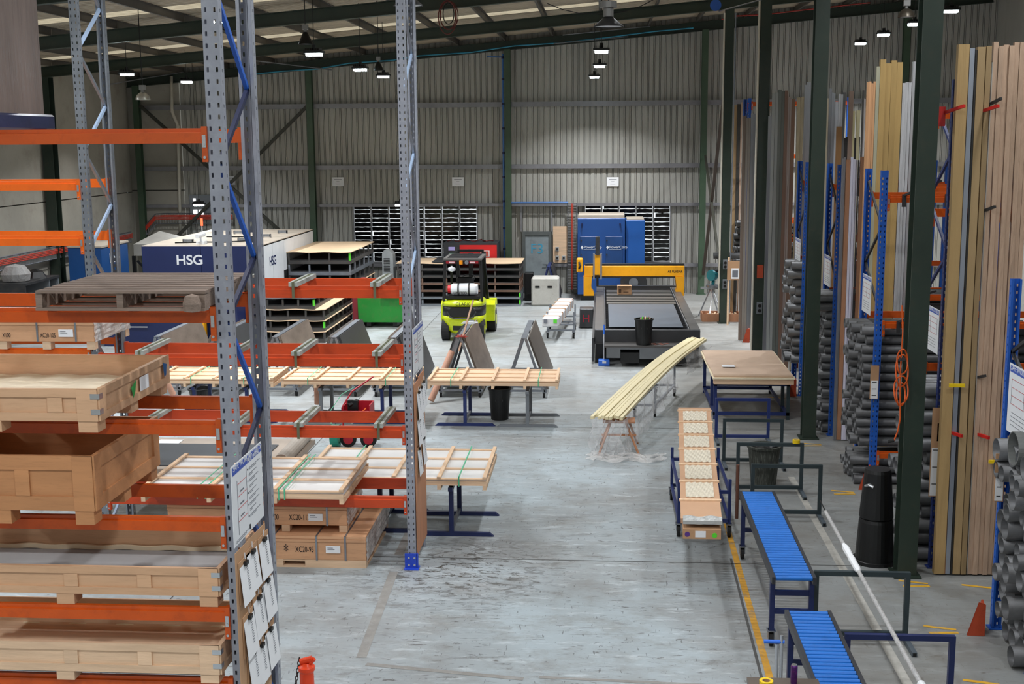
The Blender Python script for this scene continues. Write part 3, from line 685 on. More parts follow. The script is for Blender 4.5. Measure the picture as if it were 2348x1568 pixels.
def crate(label, x0, x1, y0, y1, z, zb, zt, mat, liner=0,
           posts=(.2, .5, .8), sheet=None, sheet_z=.03, back_up=0, clips=True, group='timber crates on the nearest rack', blocks=3, bat=.07):
    """open crate: base on blocks, four ply walls with battens, optional sheet inside"""
    t = T('timber_crate', label, 'crate', ((x0 + x1) / 2, (y0 + y1) / 2, z), group); th = .018
    B('base_board', MB().box(x0, x1, y0, y1, zb, zb + .02), mat, t)
    for nm, b in (('front_panel', (x0, x1, y0, y0 + th)), ('back_panel', (x0, x1, y1 - th, y1))):
        B(nm, MB().box(b[0], b[1], b[2], b[3], zb + .02, zt + (back_up if nm[0] == 'b' else 0)), mat, t)
    B('side_panel', MB().box(x1 - th, x1, y0 + th, y1 - th, zb + .02, zt), mat, t); B('side_panel', MB().box(x0, x0 + th, y0 + th, y1 - th, zb + .02, zt), mat, t)
    h = zt - zb
    # battens on the front
    B('batten', MB().box(x0, x1, y0 - .014, y0, zt - h * .26, zt), mat, t); B('batten', MB().box(x0, x1, y0 - .014, y0, zb, zb + h * .26), mat, t)
    for f in posts:
        X = x0 + (x1 - x0) * f; B('batten', MB().box(X - .05, X + .05, y0 - .014, y0, zb + h * .26 + .002, zt - h * .26 - .002), mat, t)
    B('batten', MB().box(x1 - .14, x1 + .0, y0 - .018, y0 - .004, zb, zt), mat, t)
    for f in (0, 1):
        Y = y0 - .01 if f == 0 else y1 - .10
        B('batten', MB().box(x1, x1 + .014, Y, Y + .11, zb, zt), mat, t)
    B('batten', MB().box(x1, x1 + .014, y0 + .1, y1 - .1, zb, zb + h * .25), mat, t); B('batten', MB().box(x1, x1 + .014, y0 + .1, y1 - .1, zt - h * .25, zt), mat, t)
    for k in range(blocks):
        X = x1 - .14 - k * (x1 - x0 - .14) / (blocks - 1)
        for Y in (y0, (y0 + y1) / 2 - .06, y1 - .12):
            B('block', MB().box(X, X + .13, Y - .01, Y + .12, z, zb - .002), mat, t)
    if clips:
        for zz in (zb + h * .3, zb + h * .78):
            B('corner_clip', MB().box(x1 - .045, x1 + .018, y0 - .022, y0 - .018, zz - .018, zz + .018).box(x1 + .0145, x1 + .018, y0 - .02, y0 + .035, zz - .018, zz + .018), m_chrome, t)
    if sheet:
        B('sheet', MB().slab(lambda u, v: (x0 + .02 + (x1 - x0 - .04) * u, y0 + .02 + (y1 - y0 - .06) * v, zb + h - sheet_z + (.006 * math.sin(u * 31) * v if sheet is m_cream else .0)), 24, 4, .01), sheet, t)
    if liner:
        zs = zt - sheet_z; B('cream_liner', MB().slab(lambda u, v: (x0 + .02 + (x1 - x0 - .04) * u, y1 - .05 + .02 * v, zs + liner + .006 * math.sin(u * 37)), 40, 1, liner), m_cream, t)
    return t
m_cream = M('cream_plywood_sheet', '#efe0c2', 0.6, var=0.05)
m_gsheet = M('grey_protective_sheet', '#8d8b8b', 0.55, var=0.05)
x1c = at(228, 965, Y=7.64).x
c1 = crate('open crate with a cream sheet inside and green marks, on the third beam level', -4.75, x1c, 7.64, 8.93, 3.309, 3.385, 3.60, m_ply2, sheet=m_cream, sheet_z=.15)
sgm = MB().add([(x1c + .016, 8.17, 3.50), (x1c + .016, 8.27, 3.54), (x1c + .016, 8.24, 3.46), (x1c + .016, 8.20, 3.42)], [(0, 1, 2, 3)])
B('green_mark', sgm, M('green_spray_mark', '#2fa04a', .7), c1); B('paper_label', MB().box(x1c + .015, x1c + .017, 8.33, 8.50, 3.44, 3.54), m_paper, c1)
B('blue_mark', MB().add([(x1c + .016, 8.80, 3.56), (x1c + .016, 8.88, 3.54), (x1c + .016, 8.86, 3.46), (x1c + .016, 8.82, 3.45)], [(0, 1, 2, 3)]), M('blue_spray_mark', '#1d5f9c', .7), c1)
Y2 = 7.81; zb2 = Z_(1172, Y2); zt2 = Z_(1046, Y2); x1d = at(215, 1100, Y=Y2).x
crate('deep reddish plywood crate, empty, on the fourth beam level', -4.75, x1d, Y2, 9.0, 2.619, zb2, zt2, m_ply3, posts=(.3, .62), clips=False)
Y3 = 8.03; zb3 = Z_(1362, Y3); zt3 = Z_(1299, Y3); x1e = at(508, 1340, Y=Y3).x
crate('shallow pale crate with a grey sheet inside, on the fifth beam level', -4.9, x1e - .02, Y3, 8.86, 1.958, zb3, zt3, m_ply2, liner=.035, posts=(.25, .52, .76), sheet=m_gsheet, sheet_z=zt3 - Z_(1262, 8.80))
Y4 = 7.93; zb4 = Z_(1540, Y4); zt4 = Z_(1474, Y4); x1f = at(510, 1500, Y=Y4).x
crate('lowest pale pine crate with a grey sheet inside, at the bottom left', -4.9, x1f - .02, Y4, 8.76, 1.432, zb4, zt4, m_pine, liner=.03, posts=(.25, .52, .76), sheet=m_gsheet, sheet_z=zt4 - Z_(1443, 8.70))
# wrapped load on the top level
m_wrapload = M('stretch_wrapped_brown_load', '#8a7a73', 0.22, var=0.15, scale=2, bump=0.6, bscale=6, stretch=(4, 4, .5), spec=.7)
xw = at(100, 200, Y=8.9).x
wl_ = T('wrapped_pallet_load', 'tall brown load in glossy stretch film on a blue base at the top left', 'wrapped load', (-4.4, 8.4, 5.285), None)
B('load', MB().box(-5.2, xw - .0, 7.85, 8.9, 5.38, 6.9), m_wrapload, wl_, bev=.02)
B('film_wrap', MB().slab(lambda u, v: (-5.2 + (xw + 5.2 + .01) * u, 7.845 - .004 * math.sin(u * 40 + v * 9), 5.40 + 1.5 * v), 30, 20, .002), m_film, wl_)
B('pallet_base', MB().box(-5.2, xw + .05, 7.86, 8.95, 5.285, 5.40), M('blue_wrapped_base', '#2c3358', 0.3, var=.25, scale=5, dirt=('#585a70', .6, 4)), wl_, bev=.015)
# ---------------- crate on the left bay of the second rack ----------------
def boxcrate(name, label, x0, x1, y0, y1, z, h, feet, mat, texts=(), tag_at=None, straps=(), film=True, group=None, footy=True):
    t = T(name, label, 'crate', ((x0 + x1) / 2, (y0 + y1) / 2, z), group); zb = z + feet
    B('case', MB().box(x0, x1, y0, y1, zb, zb + h), mat, t, bev=.005)
    B('lid', MB().box(x0 - .004, x1 + .004, y0 - .006, y1 + .006, zb + h, zb + h + .035), mat, t)
    B('batten', MB().box(x0 - .003, x1 + .003, y0 - .012, y0, zb + h * .86, zb + h * .98), mat, t)
    n = 4
    for k in range(n):
        X = x0 + (x1 - x0 - .1) * k / (n - 1)
        if footy: B('foot_block', MB().box(X, X + .1, y0 + .005, y0 + .12, z, zb - .001), mat if mat is not m_ply else m_pine, t); B('foot_block', MB().box(X, X + .1, y1 - .12, y1, z, zb - .001), m_pine, t)
    for s_ in straps:
        B('strap', MB().box(s_ - .011, s_ + .011, y0 - .016, y0 - .013, zb - .0, zb + h + .038).box(s_ - .011, s_ + .011, y0 - .016, y1, zb + h + .036, zb + h + .038), m_galv, t)
    for (s, X, Zz, sz) in texts: text(s, (X, y0 - .001, Zz), (1, 0, 0), (0, 0, 1), sz, m_ink, t, ext=.0005, xs=.62)
    if tag_at: B('paper_label', MB().box(tag_at[0] - .09, tag_at[0] + .09, y0 - .019, y0 - .013, tag_at[1] - .045, tag_at[1] + .045), m_paper, t); [B('print_line', MB().box(tag_at[0] - .07, tag_at[0] + .02 * k, y0 - .021, y0 - .019, tag_at[1] + .018 - .02 * k, tag_at[1] + .024 - .02 * k), m_print, t) for k in range(2)]
    if film: B('film_wrap', MB().slab(lambda u, v: (x1 + .012 + .006 * math.sin(v * 20 + u * 7), y0 - .01 + (y1 - y0 + .02) * u, zb + .0 + (h + .04) * v), 10, 8, .001), m_film2, t)
    return t
xr = at(215, 760, Y=14.15).x
boxcrate('plywood_crate', 'strapped plywood crate marked XC20-105 on the left bay of the second rack', xr - 1.75, xr, 14.15, 15.25, 2.722, .235, .095, m_ply,
         texts=(('X100', at(6, 770, Y=14.15).x, 2.87, .075), ('XC20-105', at(92, 770, Y=14.15).x, 2.87, .075)), tag_at=(at(152, 762, Y=14.15).x, 2.925), straps=(at(86, 760, Y=14.15).x, at(174, 760, Y=14.15).x))
bx = at(817, 1250, Y=14.25).x
lowc = boxcrate('plywood_crate', 'large strapped crate marked XC20-95 on the floor under the red beams', -5.6, at(836, 1290, Y=14.2).x + .02, 14.2, 15.75, 0, .27, .10, m_ply, texts=(('XC20-95', at(678, 1280, Y=14.2).x, .2, .10), ('*', at(652, 1285, Y=14.2).x, .14, .22)), tag_at=(at(765, 1280, Y=14.2).x, .24), straps=(at(630, 1280, Y=14.2).x, at(727, 1280, Y=14.2).x, at(793, 1280, Y=14.2).x), footy=False)
B('pallet_rail', MB().box(-5.6, at(650, 1300, Y=14.2).x, 14.2, 14.3, 0.02, .1).box(at(650, 1300, Y=14.2).x, at(700, 1300, Y=14.2).x, 14.21, 14.29, .075, .1).box(at(700, 1300, Y=14.2).x, at(836, 1290, Y=14.2).x + .02, 14.2, 14.3, 0.02, .1).box(-5.6, at(836, 1290, Y=14.2).x + .02, 15.65, 15.75, 0.02, .1).box(-5.6, at(836, 1290, Y=14.2).x + .02, 14.2, 15.75, 0, .02), m_pine, lowc)
boxcrate('plywood_crate', 'smaller crate marked X100 XC20-112 stacked on the low strapped crate', -5.4, at(796, 1215, Y=14.35).x, 14.35, 15.3, .408, .2, .085, m_ply, texts=(('X100', at(616, 1220, Y=14.35).x, .56, .10), ('XC20-112', at(664, 1220, Y=14.35).x, .56, .10)), tag_at=(at(725, 1213, Y=14.35).x, .60), straps=(at(751, 1210, Y=14.35).x,))

# ---------------- safety sign and clipboards hanging on the rack frames ----------------
def pq(x, y, X): return at(x, y, X=X)
def load_sign(label, X, y0, y1, z_t, z_b, group='load signs on rack frames', head='SAFE WORKING LOADS', rows=9):
    """board on a frame side, facing +x"""
    t = T('load_sign', label, 'sign', (X, (y0 + y1) / 2, z_b), group); W = y1 - y0; H = z_t - z_b
    B('board', MB().box(X, X + .004, y0, y1, z_b, z_t), m_white, t)
    F = lambda a0, a1, b0, b1, mt, nm: B(nm, MB().box(X + .004, X + .006, y0 + W * a0, y0 + W * a1, z_b + H * b0, z_b + H * b1), mt, t)
    F(.03, .97, .88, .975, m_bhead, 'header')
    text(head, (X + .006, y0 + W * .05, z_b + H * .925), (0, 1, 0), (0, 0, 1), W * .085, m_white, t, off=.001, ext=.0005)
    text('PALLET RACKING', (X + .006, y0 + W * .5, z_b + H * .89), (0, 1, 0), (0, 0, 1), W * .05, m_white, t, off=.001, ext=.0005) if rows > 6 else None
    for k in range(4): F(.16, .46, .26 + k * .155, .264 + k * .155, m_redp, 'table_rule')
    F(.16, .165, .1, .78, m_print, 'table_rule'); F(.46, .465, .2, .86, m_print, 'table_rule')
    for k in range(rows):
        e = .93 - .2 * R_.random(); z = .80 - k * .075
        F(.54, e, z, z + .006, m_print, 'print_line'); F(.54, e - .12, z - .02, z - .014, m_print, 'print_line')
        if k % 2 == 0: F(.495, .512, z - .01, z + .008, m_ink, 'print_line')
    for k in range(3): F(.24, .36, .30 + k * .155, .318 + k * .155, m_print, 'print_line')
    F(.06, .5, .05, .055, m_print, 'print_line'); F(.06, .4, .03, .035, m_print, 'print_line'); F(.5, .53, .03, .09, m_ink, 'print_line')
    return t
XS = XN + .065
a = pq(527.7, 1073, XS); c = pq(597, 1012, XS); d_ = pq(536, 1258, XS)
load_sign('large white load sign with blue header on the nearest rack frame', XS, a.y, c.y, a.z, d_.z)
def paper_pad(X, y0, y1, z0, z1, label, group, n=1, tilt=0.0):
    t = T('paper_pad', label, 'papers', (X, (y0 + y1) / 2, z0), group)
    B('clipboard', MB().box(X, X + .006, y0 - .01, y1 + .01, z0 + .02, z1 + .04), m_card, t)
    for k in range(n):
        xx = X + .008 + k * .009
        B('paper', MB().add([(xx, y0 + k * .01, z1), (xx, y1 + k * .01, z1), (xx + .03, y1 + k * .01, z0), (xx + .025, y0 + k * .01, z0)], [(0, 1, 2, 3)]).add([(xx - .001, y0 + k * .01, z1), (xx - .001, y1 + k * .01, z1), (xx + .029, y1 + k * .01, z0), (xx + .024, y0 + k * .01, z0)], [(3, 2, 1, 0)]), m_paper, t)
    B('spring_clip', MB().box(X + .006, X + .03, (y0 + y1) / 2 - .03, (y0 + y1) / 2 + .03, z1 - .01, z1 + .015), m_black, t)
    B('hook', MB().cyl((X + .01, (y0 + y1) / 2, z1 + .03), (X + .01, (y0 + y1) / 2, z1 + .075), .004, n=5), m_white, t)
    # handwriting in one vertical column
    xx = X + .010 + (n - 1) * .009; ym = y0 + (y1 - y0) * .62; vs = []; b = MB(); m = 10; hgt = z1 - z0
    for k in range(m):
        zc = z1 - hgt * (.12 + .62 * k / m); xs = xx + .028 * (z1 - zc) / hgt + .002
        for q in range(4):
            s = 1 if q % 2 else -1
            b.bar((xs, ym - .02 + q * .010, zc + s * .005), (xs, ym - .01 + q * .010, zc - s * .005), .0016, .0016)
    B('handwriting', b, m_print, t)
    return t
z_b = a.z
cardb = T('cardboard_backing', 'brown cardboard backing under the papers on the nearest rack frame', 'cardboard', (XS, 8.45, 1.2))
zc1 = pq(541, 1268, XS).z; zc2 = pq(606, 1200, XS).z
B('sheet', MB().prism([(a.y + .02, 1.1), (c.y + .03, 1.1), (c.y + .03, zc2), (a.y + .02, zc1)], 'x', XS - .004, XS), m_card, cardb)
xpad = [((546, 1305), (590, 1440)), ((563, 1278), (592, 1400)), ((590, 1250), (612, 1345)), ((556, 1430), (585, 1518)), ((578, 1385), (600, 1470)), ((598, 1345), (622, 1450)), ((566, 1510), (590, 1568)), ((585, 1495), (612, 1568)), ((605, 1458), (632, 1550))]
lab = ['upper left', 'upper middle', 'upper right', 'middle left', 'middle centre', 'middle right', 'lower left', 'lower middle', 'lower right']
for k, ((xa, ya), (xb, yb)) in enumerate(xpad):
    p0 = pq(xa, ya, XS); w_ = .25
    paper_pad(XS + .002, p0.y, p0.y + w_, p0.z - .28, p0.z, 'white handwritten papers on a clip, %s of the nearest cardboard backing' % lab[k], 'clipped papers on the nearest rack frame', 2 if k in (5, 8) else 1)
XS2 = XB + .06
a = pq(945, 756, XS2); c = pq(966.6, 738, XS2); d_ = pq(947.5, 866, XS2)
load_sign('white load sign with blue header on the middle rack frame', XS2, a.y, a.y + .83, a.z, d_.z, rows=6)
pb = T('plywood_end_panel', 'reddish plywood panel covering the side of the middle rack frame', 'panel', (XS2, 14.7, 0))
B('sheet', MB().box(XS2 - .002, XS2 + .01, 14.28, 14.62, .16, pq(950, 880, XS2).z), M('reddish_plywood', '#bd8563', .6, var=.1, rnd=0, stretch=(4, 4, .5)), pb); B('sheet', MB().box(XS2 - .002, XS2 + .01, 14.63, 15.08, .16, pq(962, 868, XS2).z + .05), MATS['reddish_plywood'], pb)
for k, (x, y) in enumerate(((952, 905), (958, 893), (964, 880), (953, 966), (960, 950), (954, 1035), (964, 1010))):
    p0 = pq(x, y, XS2)
    paper_pad(XS2 + .012, p0.y, p0.y + .26, p0.z - .32, p0.z, 'handwritten papers clipped to the middle rack panel, %s' % ('top left', 'top middle', 'top right', 'second row left', 'second row right', 'third row left', 'third row right')[k], 'clipped papers on the middle rack panel')
# ---------------- far left: blue cabinet, laser machine, cable ladder ----------------
m_cab = M('cabinet_blue', '#174a86', 0.42, var=0.05)
t = T('electrical_cabinet', 'blue cabinet with white lettering beside the concrete wall at far left', 'cabinet', (-14.8, 34.8, 0))
B('cabinet_body', MB().box(-15.3, -14.32, 34.0, 36.0, 0, 2.2), m_cab, t, bev=.01)
B('cabinet_top', MB().box(-15.32, -14.30, 33.98, 36.02, 2.2, 2.25), M('beige_metal_top', '#b3a899', .6), t)
B('door_seam', MB().box(-14.82, -14.81, 33.99, 34.0, .1, 2.15), m_black, t)
text('HSG', (-14.31, 34.55, 1.72), (0, 1, 0), (0, 0, 1), .38, m_white, t, bold=.02)
B('warning_label', MB().box(-14.62, -14.50, 33.985, 33.995, 1.32, 1.47), M('yellow_label', '#d6cf3a', .6), t)
B('rating_plate', MB().box(-15.22, -15.1, 33.985, 33.995, .98, 1.06), m_galv, t)
B('open_flap', MB().add([(-14.75, 33.98, 1.22), (-14.33, 33.98, 1.22), (-14.33, 33.7, 1.02), (-14.75, 33.7, 1.02)], [(0, 1, 2, 3)]).add([(-14.75, 33.99, 1.20), (-14.33, 33.99, 1.20), (-14.33, 33.71, 1.0), (-14.75, 33.71, 1.0)], [(3, 2, 1, 0)]), M('pale_blue_metal', '#7f9cc4', .4), t)
cr_ = MB()
for yy in (34.75, 35.5):
    for r in (.22, .15): cr_.pipe((-14.315, yy, .95), (-14.30, yy, .95), r, .035, 20)
B('round_emblem', cr_, m_white, t)
# laser cutting enclosure
t = T('laser_cutting_machine', 'large enclosed machine, navy front and white side with lettering, behind the racks', 'machine', (-10.8, 35.2, 0))
X0, X1, Y0, Y1, ZT = -12.42, -9.16, 32.2, 38.25, 2.4
B('front_panel', MB().box(X0, (X0 + X1) / 2 - .005, Y0 - .03, Y0, .1, ZT), m_navy, t); B('front_panel', MB().box((X0 + X1) / 2 + .005, X1, Y0 - .03, Y0, .1, ZT), m_navy, t)
n = 5
for k in range(n): B('side_panel', MB().box(X1 - .02, X1 + .0, Y0 + (Y1 - Y0) * k / n + .006, Y0 + (Y1 - Y0) * (k + 1) / n - .006, .1, ZT), m_white, t)
B('machine_body', MB().box(X0 + .01, X1 - .025, Y0 + .01, Y1, .08, ZT - .03), m_dsteel, t)
for k in range(4): B('roof_panel', MB().box(X0, X1, Y0 + (Y1 - Y0) * k / 4 + .008, Y0 + (Y1 - Y0) * (k + 1) / 4 - .008, ZT - .03, ZT + .02), MATS['beige_metal_top'], t)
B('side_window', MB().box(X1, X1 + .012, 34.55, 34.95, .9, 1.5), m_black, t)
text('HSG', (at(404, 605, Y=Y0 - .03).x, Y0 - .03, at(404, 606, Y=Y0 - .03).z), (1, 0, 0), (0, 0, 1), .36, m_white, t, bold=.022, xs=1.08)
text('HSG', (X1, 33.05, 1.78), (0, 1, 0), (0, 0, 1), .36, m_navy, t, bold=.015)
B('roof_camera', MB().cyl((-10.95, 32.7, 2.42), (-10.95, 32.7, 2.62), .03, n=8).cyl((-10.98, 32.5, 2.64), (-10.9, 32.85, 2.68), .06, n=10).box(-11.05, -10.82, 32.6, 32.85, 2.42, 2.5), m_white, t)
B('roof_cable', MB().tube([(-11.7, 32.8, 2.45), (-11.3, 32.6, 2.47), (-10.9, 32.9, 2.46), (-10.3, 32.7, 2.47), (-9.9, 33.4, 2.45)], .02, 6), m_black, t); B('roof_cable', MB().tube([(-11.5, 34.9, 2.45), (-10.6, 34.7, 2.46), (-10.0, 34.9, 2.45)], .02, 6), m_black, t)
lb = MB()
for (x, y) in ((-11.6, 33.1), (-11.0, 34.4), (-10.2, 33.6), (-9.9, 34.9), (-9.8, 36.4), (-11.1, 36.2)): lb.box(x, x + .28, y, y + .02, 2.44, 2.52).box(x, x + .02, y, y + .12, 2.42, 2.52).box(x + .26, x + .28, y, y + .12, 2.42, 2.52)
B('lifting_bracket', lb, m_galv, t)
p = at(463, 521, Y=37.0)
B('beacon_pole', MB().cyl((p.x, 37, 2.42), (p.x, 37, p.z + .05), .015, n=8), m_white, t); B('beacon', MB().cyl((p.x, 37, p.z + .05), (p.x, 37, p.z + .27), .035, n=10), M('red_beacon', '#ff4422', emit=('#ff5533', 3.0)), t)
# exchange table in front of it, seen below the pallet
t = T('exchange_table', 'grey topped navy machine table with a yellow corner post, behind the sheet frames', 'machine', (-11.2, 30.9, 0))
B('table_top', MB().box(-12.9, -9.9, 30.2, 31.6, .85, .98), m_grey, t); B('table_base', MB().box(-12.8, -9.95, 30.25, 31.55, 0, .83), m_navy, t)
B('slide_rail', MB().box(-12.9, -11.6, 30.15, 30.19, .66, .70).box(-12.9, -11.6, 30.15, 30.19, .5, .53), m_alum, t)
B('corner_post', MB().box(-10.25, -10.03, 29.9, 30.12, 0, 1.15), m_yel, t)
B('side_cabinet', MB().box(-9.9, -9.2, 30.0, 31.4, 0, 1.25), m_navy, t)
# grey hood with braced legs between cabinet and machine
t = T('dust_hood', 'grey sheet metal hood on dark braced legs between the two blue machines', 'hood', (-13.5, 37, 0))
p = [(-14.3, 36.4), (-12.9, 36.4), (-12.9, 38), (-14.3, 38)]
B('hood', MB().add([(a, b, 1.75) for a, b in p] + [(a, b, 2.1) for a, b in p] + [(-13.75, 37.2, 2.45)], [(0, 1, 5, 4), (1, 2, 6, 5), (2, 3, 7, 6), (3, 0, 4, 7), (4, 5, 8), (5, 6, 8), (6, 7, 8), (7, 4, 8), (3, 2, 1, 0)]), M('warm_grey_metal', '#8d8b85', .5), t)
for a, b in p: B('leg', MB().box(a - .05, a + .05, b - .05, b + .05, 0, 1.75), m_black, t)
B('cross_brace', MB().bar((-14.2, 36.4, 1.6), (-13.0, 36.4, .3), .06, .06).bar((-13.0, 36.4, 1.6), (-14.2, 36.4, .3), .06, .06), m_black, t)
# tall shelf unit at the very left with wrapped bits on top
t = T('workshop_cupboard', 'dark topped open cupboard against the concrete wall at the left edge', 'cupboard', (-15.5, 31.6, 0))
B('cupboard_top', MB().box(-16.0, -14.95, 30.6, 32.6, 1.52, 1.58), m_dsteel, t); B('cupboard_back', MB().box(-16.0, -15.95, 30.6, 32.6, 0, 1.52), M('rust_brown_board', '#6e4430', .7), t)
for y in (30.6, 32.0, 32.55): B('cupboard_side', MB().box(-15.95, -14.98, y, y + .05, 0, 1.52), m_grey if y > 31 else m_dsteel, t)
t = T('wrapped_parts', 'crumpled clear wrapped metal parts on the dark topped cupboard', 'wrapped parts', (-15.4, 31.2, 1.58))
B('parts', MB().lathe([(.001, 0), (.3, .02), (.34, .2), (.2, .38), (.001, .42)], (-15.45, 31.1, 1.58), 12), m_dsteel, t); B('film_wrap', MB().lathe([(.001, 0), (.34, .02), (.38, .2), (.25, .40), (.001, .46)], (-15.45, 31.1, 1.58), 14), m_film2, t)
B('black_cloth', MB().lathe([(.3, 0), (.2, .16), (.05, .24), (.001, .25)], (-15.35, 32.0, 1.58), 9), m_black, cat='cloth', label='black cloth heap on the dark topped cupboard')
# cable ladder
m_cable = M('orange_red_cable', '#c43c28', 0.5)
def ladder(name, label, pts, up, hgt, ncab=4, group=None, cab=m_cable):
    t = T(name, label, 'cable tray', pts[0], group); up = Vector(up)
    for s in (0, 1): B('side_rail', MB().tube([Vector(p) + up * hgt * s for p in pts], .02, 4), m_galv, t)
    rg = MB()
    for i in range(len(pts) - 1):
        a, c = Vector(pts[i]), Vector(pts[i + 1]); n = max(1, int((c - a).length / .09))
        for k in range(n):
            q = a.lerp(c, (k + .5) / n); rg.bar(q, q + up * hgt, .034, .012, (c - a).normalized())
    r = B('rungs', rg, m_alum, t); r['kind'] = 'stuff'
    for k in range(ncab):
        off = up * hgt * (.45 + .12 * k)
        B('cable', MB().tube([Vector(p) + off + Vector((.0, -.04, 0)) + (Vector((.05, 0, 0)) if abs(pts[1][1] - pts[0][1]) > 1 else Vector((0, 0, 0))) for p in pts], .016, 6), cab, t)
    return t
ladder('cable_ladder', 'galvanised cable ladder with red cables along the left concrete wall', [(-15.9, 26, 1.85), (-15.9, 34.4, 1.85), (-15.88, 40.3, 1.85)], (0, 0, 1), .34)
ladder('cable_ladder', 'galvanised cable ladder with red cables rising onto the back wall corner', [(-15.75, YW - .3, 1.95), (-15.3, YW - .3, 2.4), (-15.0, YW - .3, 2.42), (-12.6, YW - .3, 2.42)], (0, 0, 1), .34)
# shuttered fan opening; glowing panels stand in for daylight through it
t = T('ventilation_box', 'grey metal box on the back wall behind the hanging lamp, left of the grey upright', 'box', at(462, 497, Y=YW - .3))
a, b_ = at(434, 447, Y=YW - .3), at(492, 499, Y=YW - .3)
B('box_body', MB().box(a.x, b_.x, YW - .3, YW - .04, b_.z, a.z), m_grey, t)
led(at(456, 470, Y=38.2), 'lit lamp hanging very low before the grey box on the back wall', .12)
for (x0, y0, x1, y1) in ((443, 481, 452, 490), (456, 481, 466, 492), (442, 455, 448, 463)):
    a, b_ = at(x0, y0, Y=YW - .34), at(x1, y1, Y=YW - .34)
    B('daylight_panel', MB().box(a.x, b_.x, YW - .33, YW - .30, b_.z, a.z), M('daylight_panel_face', '#ffffff', emit=('#ffffff', 1.6)), t)
# blue air pipe and black lamp before the long window
bp_ = T('air_pipe', 'blue compressed air pipe running down the back wall beside a green column', 'pipe', (-3.28, YW - .3, 0))
B('pipe_run', MB().cyl((-3.30, YW - .32, .9), (-3.30, YW - .32, 7.95), .035, n=10).cyl((-3.30, YW - .32, 3.08), (-1.15, YW - .32, 3.08), .03, n=8).cyl((-3.30, YW - .32, 7.85), (-3.82, YW - .32, 7.87), .02, n=8), M('pale_blue_pipe', '#4a78b8', .4, .2), bp_)
cb = MB()
for z in (1.5, 2.2, 3.1, 3.9, 4.7, 5.5, 6.3, 7.1, 7.8): cb.cyl((-3.30, YW - .32, z), (-3.30, YW - .32, z + .07), .05, n=10)
B('pipe_clamp', cb, m_navy, bp_); B('valve_handle', MB().tube([(-3.25, YW - .36, 1.8), (-3.12, YW - .38, 1.83), (-3.1, YW - .38, 1.68)], .018, 6), m_orange, bp_)
led(at(918, 470, Y=36.5), 'lit lamp on a cord before the long window, beside the middle upright', .12)

# ---------------- steel cassettes with sheets ----------------
m_cass = M('cassette_dark_steel', '#4a4846', 0.5, 0.3, var=.2, dirt=('#5e4334', 0.45, 5))
def cassette(label, x0, x1, y0, y1, z, h, top=None, npost=4, group='stacked sheet cassettes', bright=False, tape=False, rusty=False, rh=.10):
    t = T('sheet_cassette', label, 'steel frame', ((x0 + x1) / 2, (y0 + y1) / 2, z), group); m = m_galv if bright else (M('rusty_cassette_steel', '#6f5648', .6, .2, var=.2) if rusty else m_cass); e = .05
    B('frame_rail', MB().box(x0, x1, y0, y0 + e, z, z + rh).box(x0, x1, y1 - e, y1, z, z + rh).box(x0, x0 + e, y0 + e, y1 - e, z, z + rh).box(x1 - e, x1, y0 + e, y1 - e, z, z + rh), m, t)
    for k in range(npost):
        X = x0 + (x1 - x0 - e) * k / (npost - 1)
        B('frame_post', MB().box(X, X + e, y0 + .005, y0 + e, z + rh, z + h - .02), m, t)
    for k in range(1, npost + 2):
        Y = y0 + (y1 - y0 - e) * k / (npost + 1); B('frame_post', MB().box(x1 - e, x1 - .005, Y, Y + e, z + rh, z + h - .02), m, t)
    B('deck_sheet', MB().box(x0 + .03, x1 - .03, y0 + .05, y1 - .05, z + rh, z + rh + .02), m_dsteel, t)
    if top is not None:
        B('top_sheet', MB().slab(lambda u, v: (x0 - .03 + (x1 - x0 + .06) * u, y0 - .03 + (y1 - y0 + .05) * v, z + h + .022 + .012 * math.sin(u * 13) * (1 - v) ** 3), 18, 3, .02), top, t)
    if tape: B('lime_tape', MB().box(x1 - .05, x1 + .004, y0 - .006, y0 + .05, z + rh, z + h - .02), m_gtape, t)
    return t
nm = ('bottom', 'second lowest', 'third lowest', 'fourth', 'fifth', 'sixth', 'seventh')
m_kraft = M('pale_kraft_sheet', '#e3c6a3', 0.6, var=.04)
for k in range(6):
    cassette('steel cassette, %s of the tall stack beside the white machine' % (nm[k] if k < 5 else 'topmost'), -9.12, -7.28, 34.9, 38.5, .33 * k, .33, m_kraft if k in (5, 2) else None, bright=(k == 4), tape=(k == 5))
for k in range(4):
    cassette('steel cassette, %s of the low stack behind the upper red beams' % (nm[k] if k < 3 else 'topmost'), -9.1, -7.17 - (.25 if k == 3 else 0), 30.9, 34.4, .29 * k, .28, (m_kraft if k < 3 else M('charcoal_sheet', '#43474c', .45)), npost=5, tape=(k in (1, 3)))
for k in range(6):
    cassette('steel cassette, %s of the wide stack behind the forklift' % (nm[k] if k < 5 else 'topmost'), -6.45, -2.56, 38.0, 39.6, .225 * k, .22, m_kraft if k == 5 else None, npost=6, bright=(k in (0, 1)), tape=(k in (0, 1)), rusty=(k in (2, 3)), rh=.06)
B('folded_mat', MB().box(-5.35, -4.95, 38.0, 39.6, 1.385, 1.4), m_dsteel, cat='mat', label='dark strip lying across the top sheet of the wide stack')
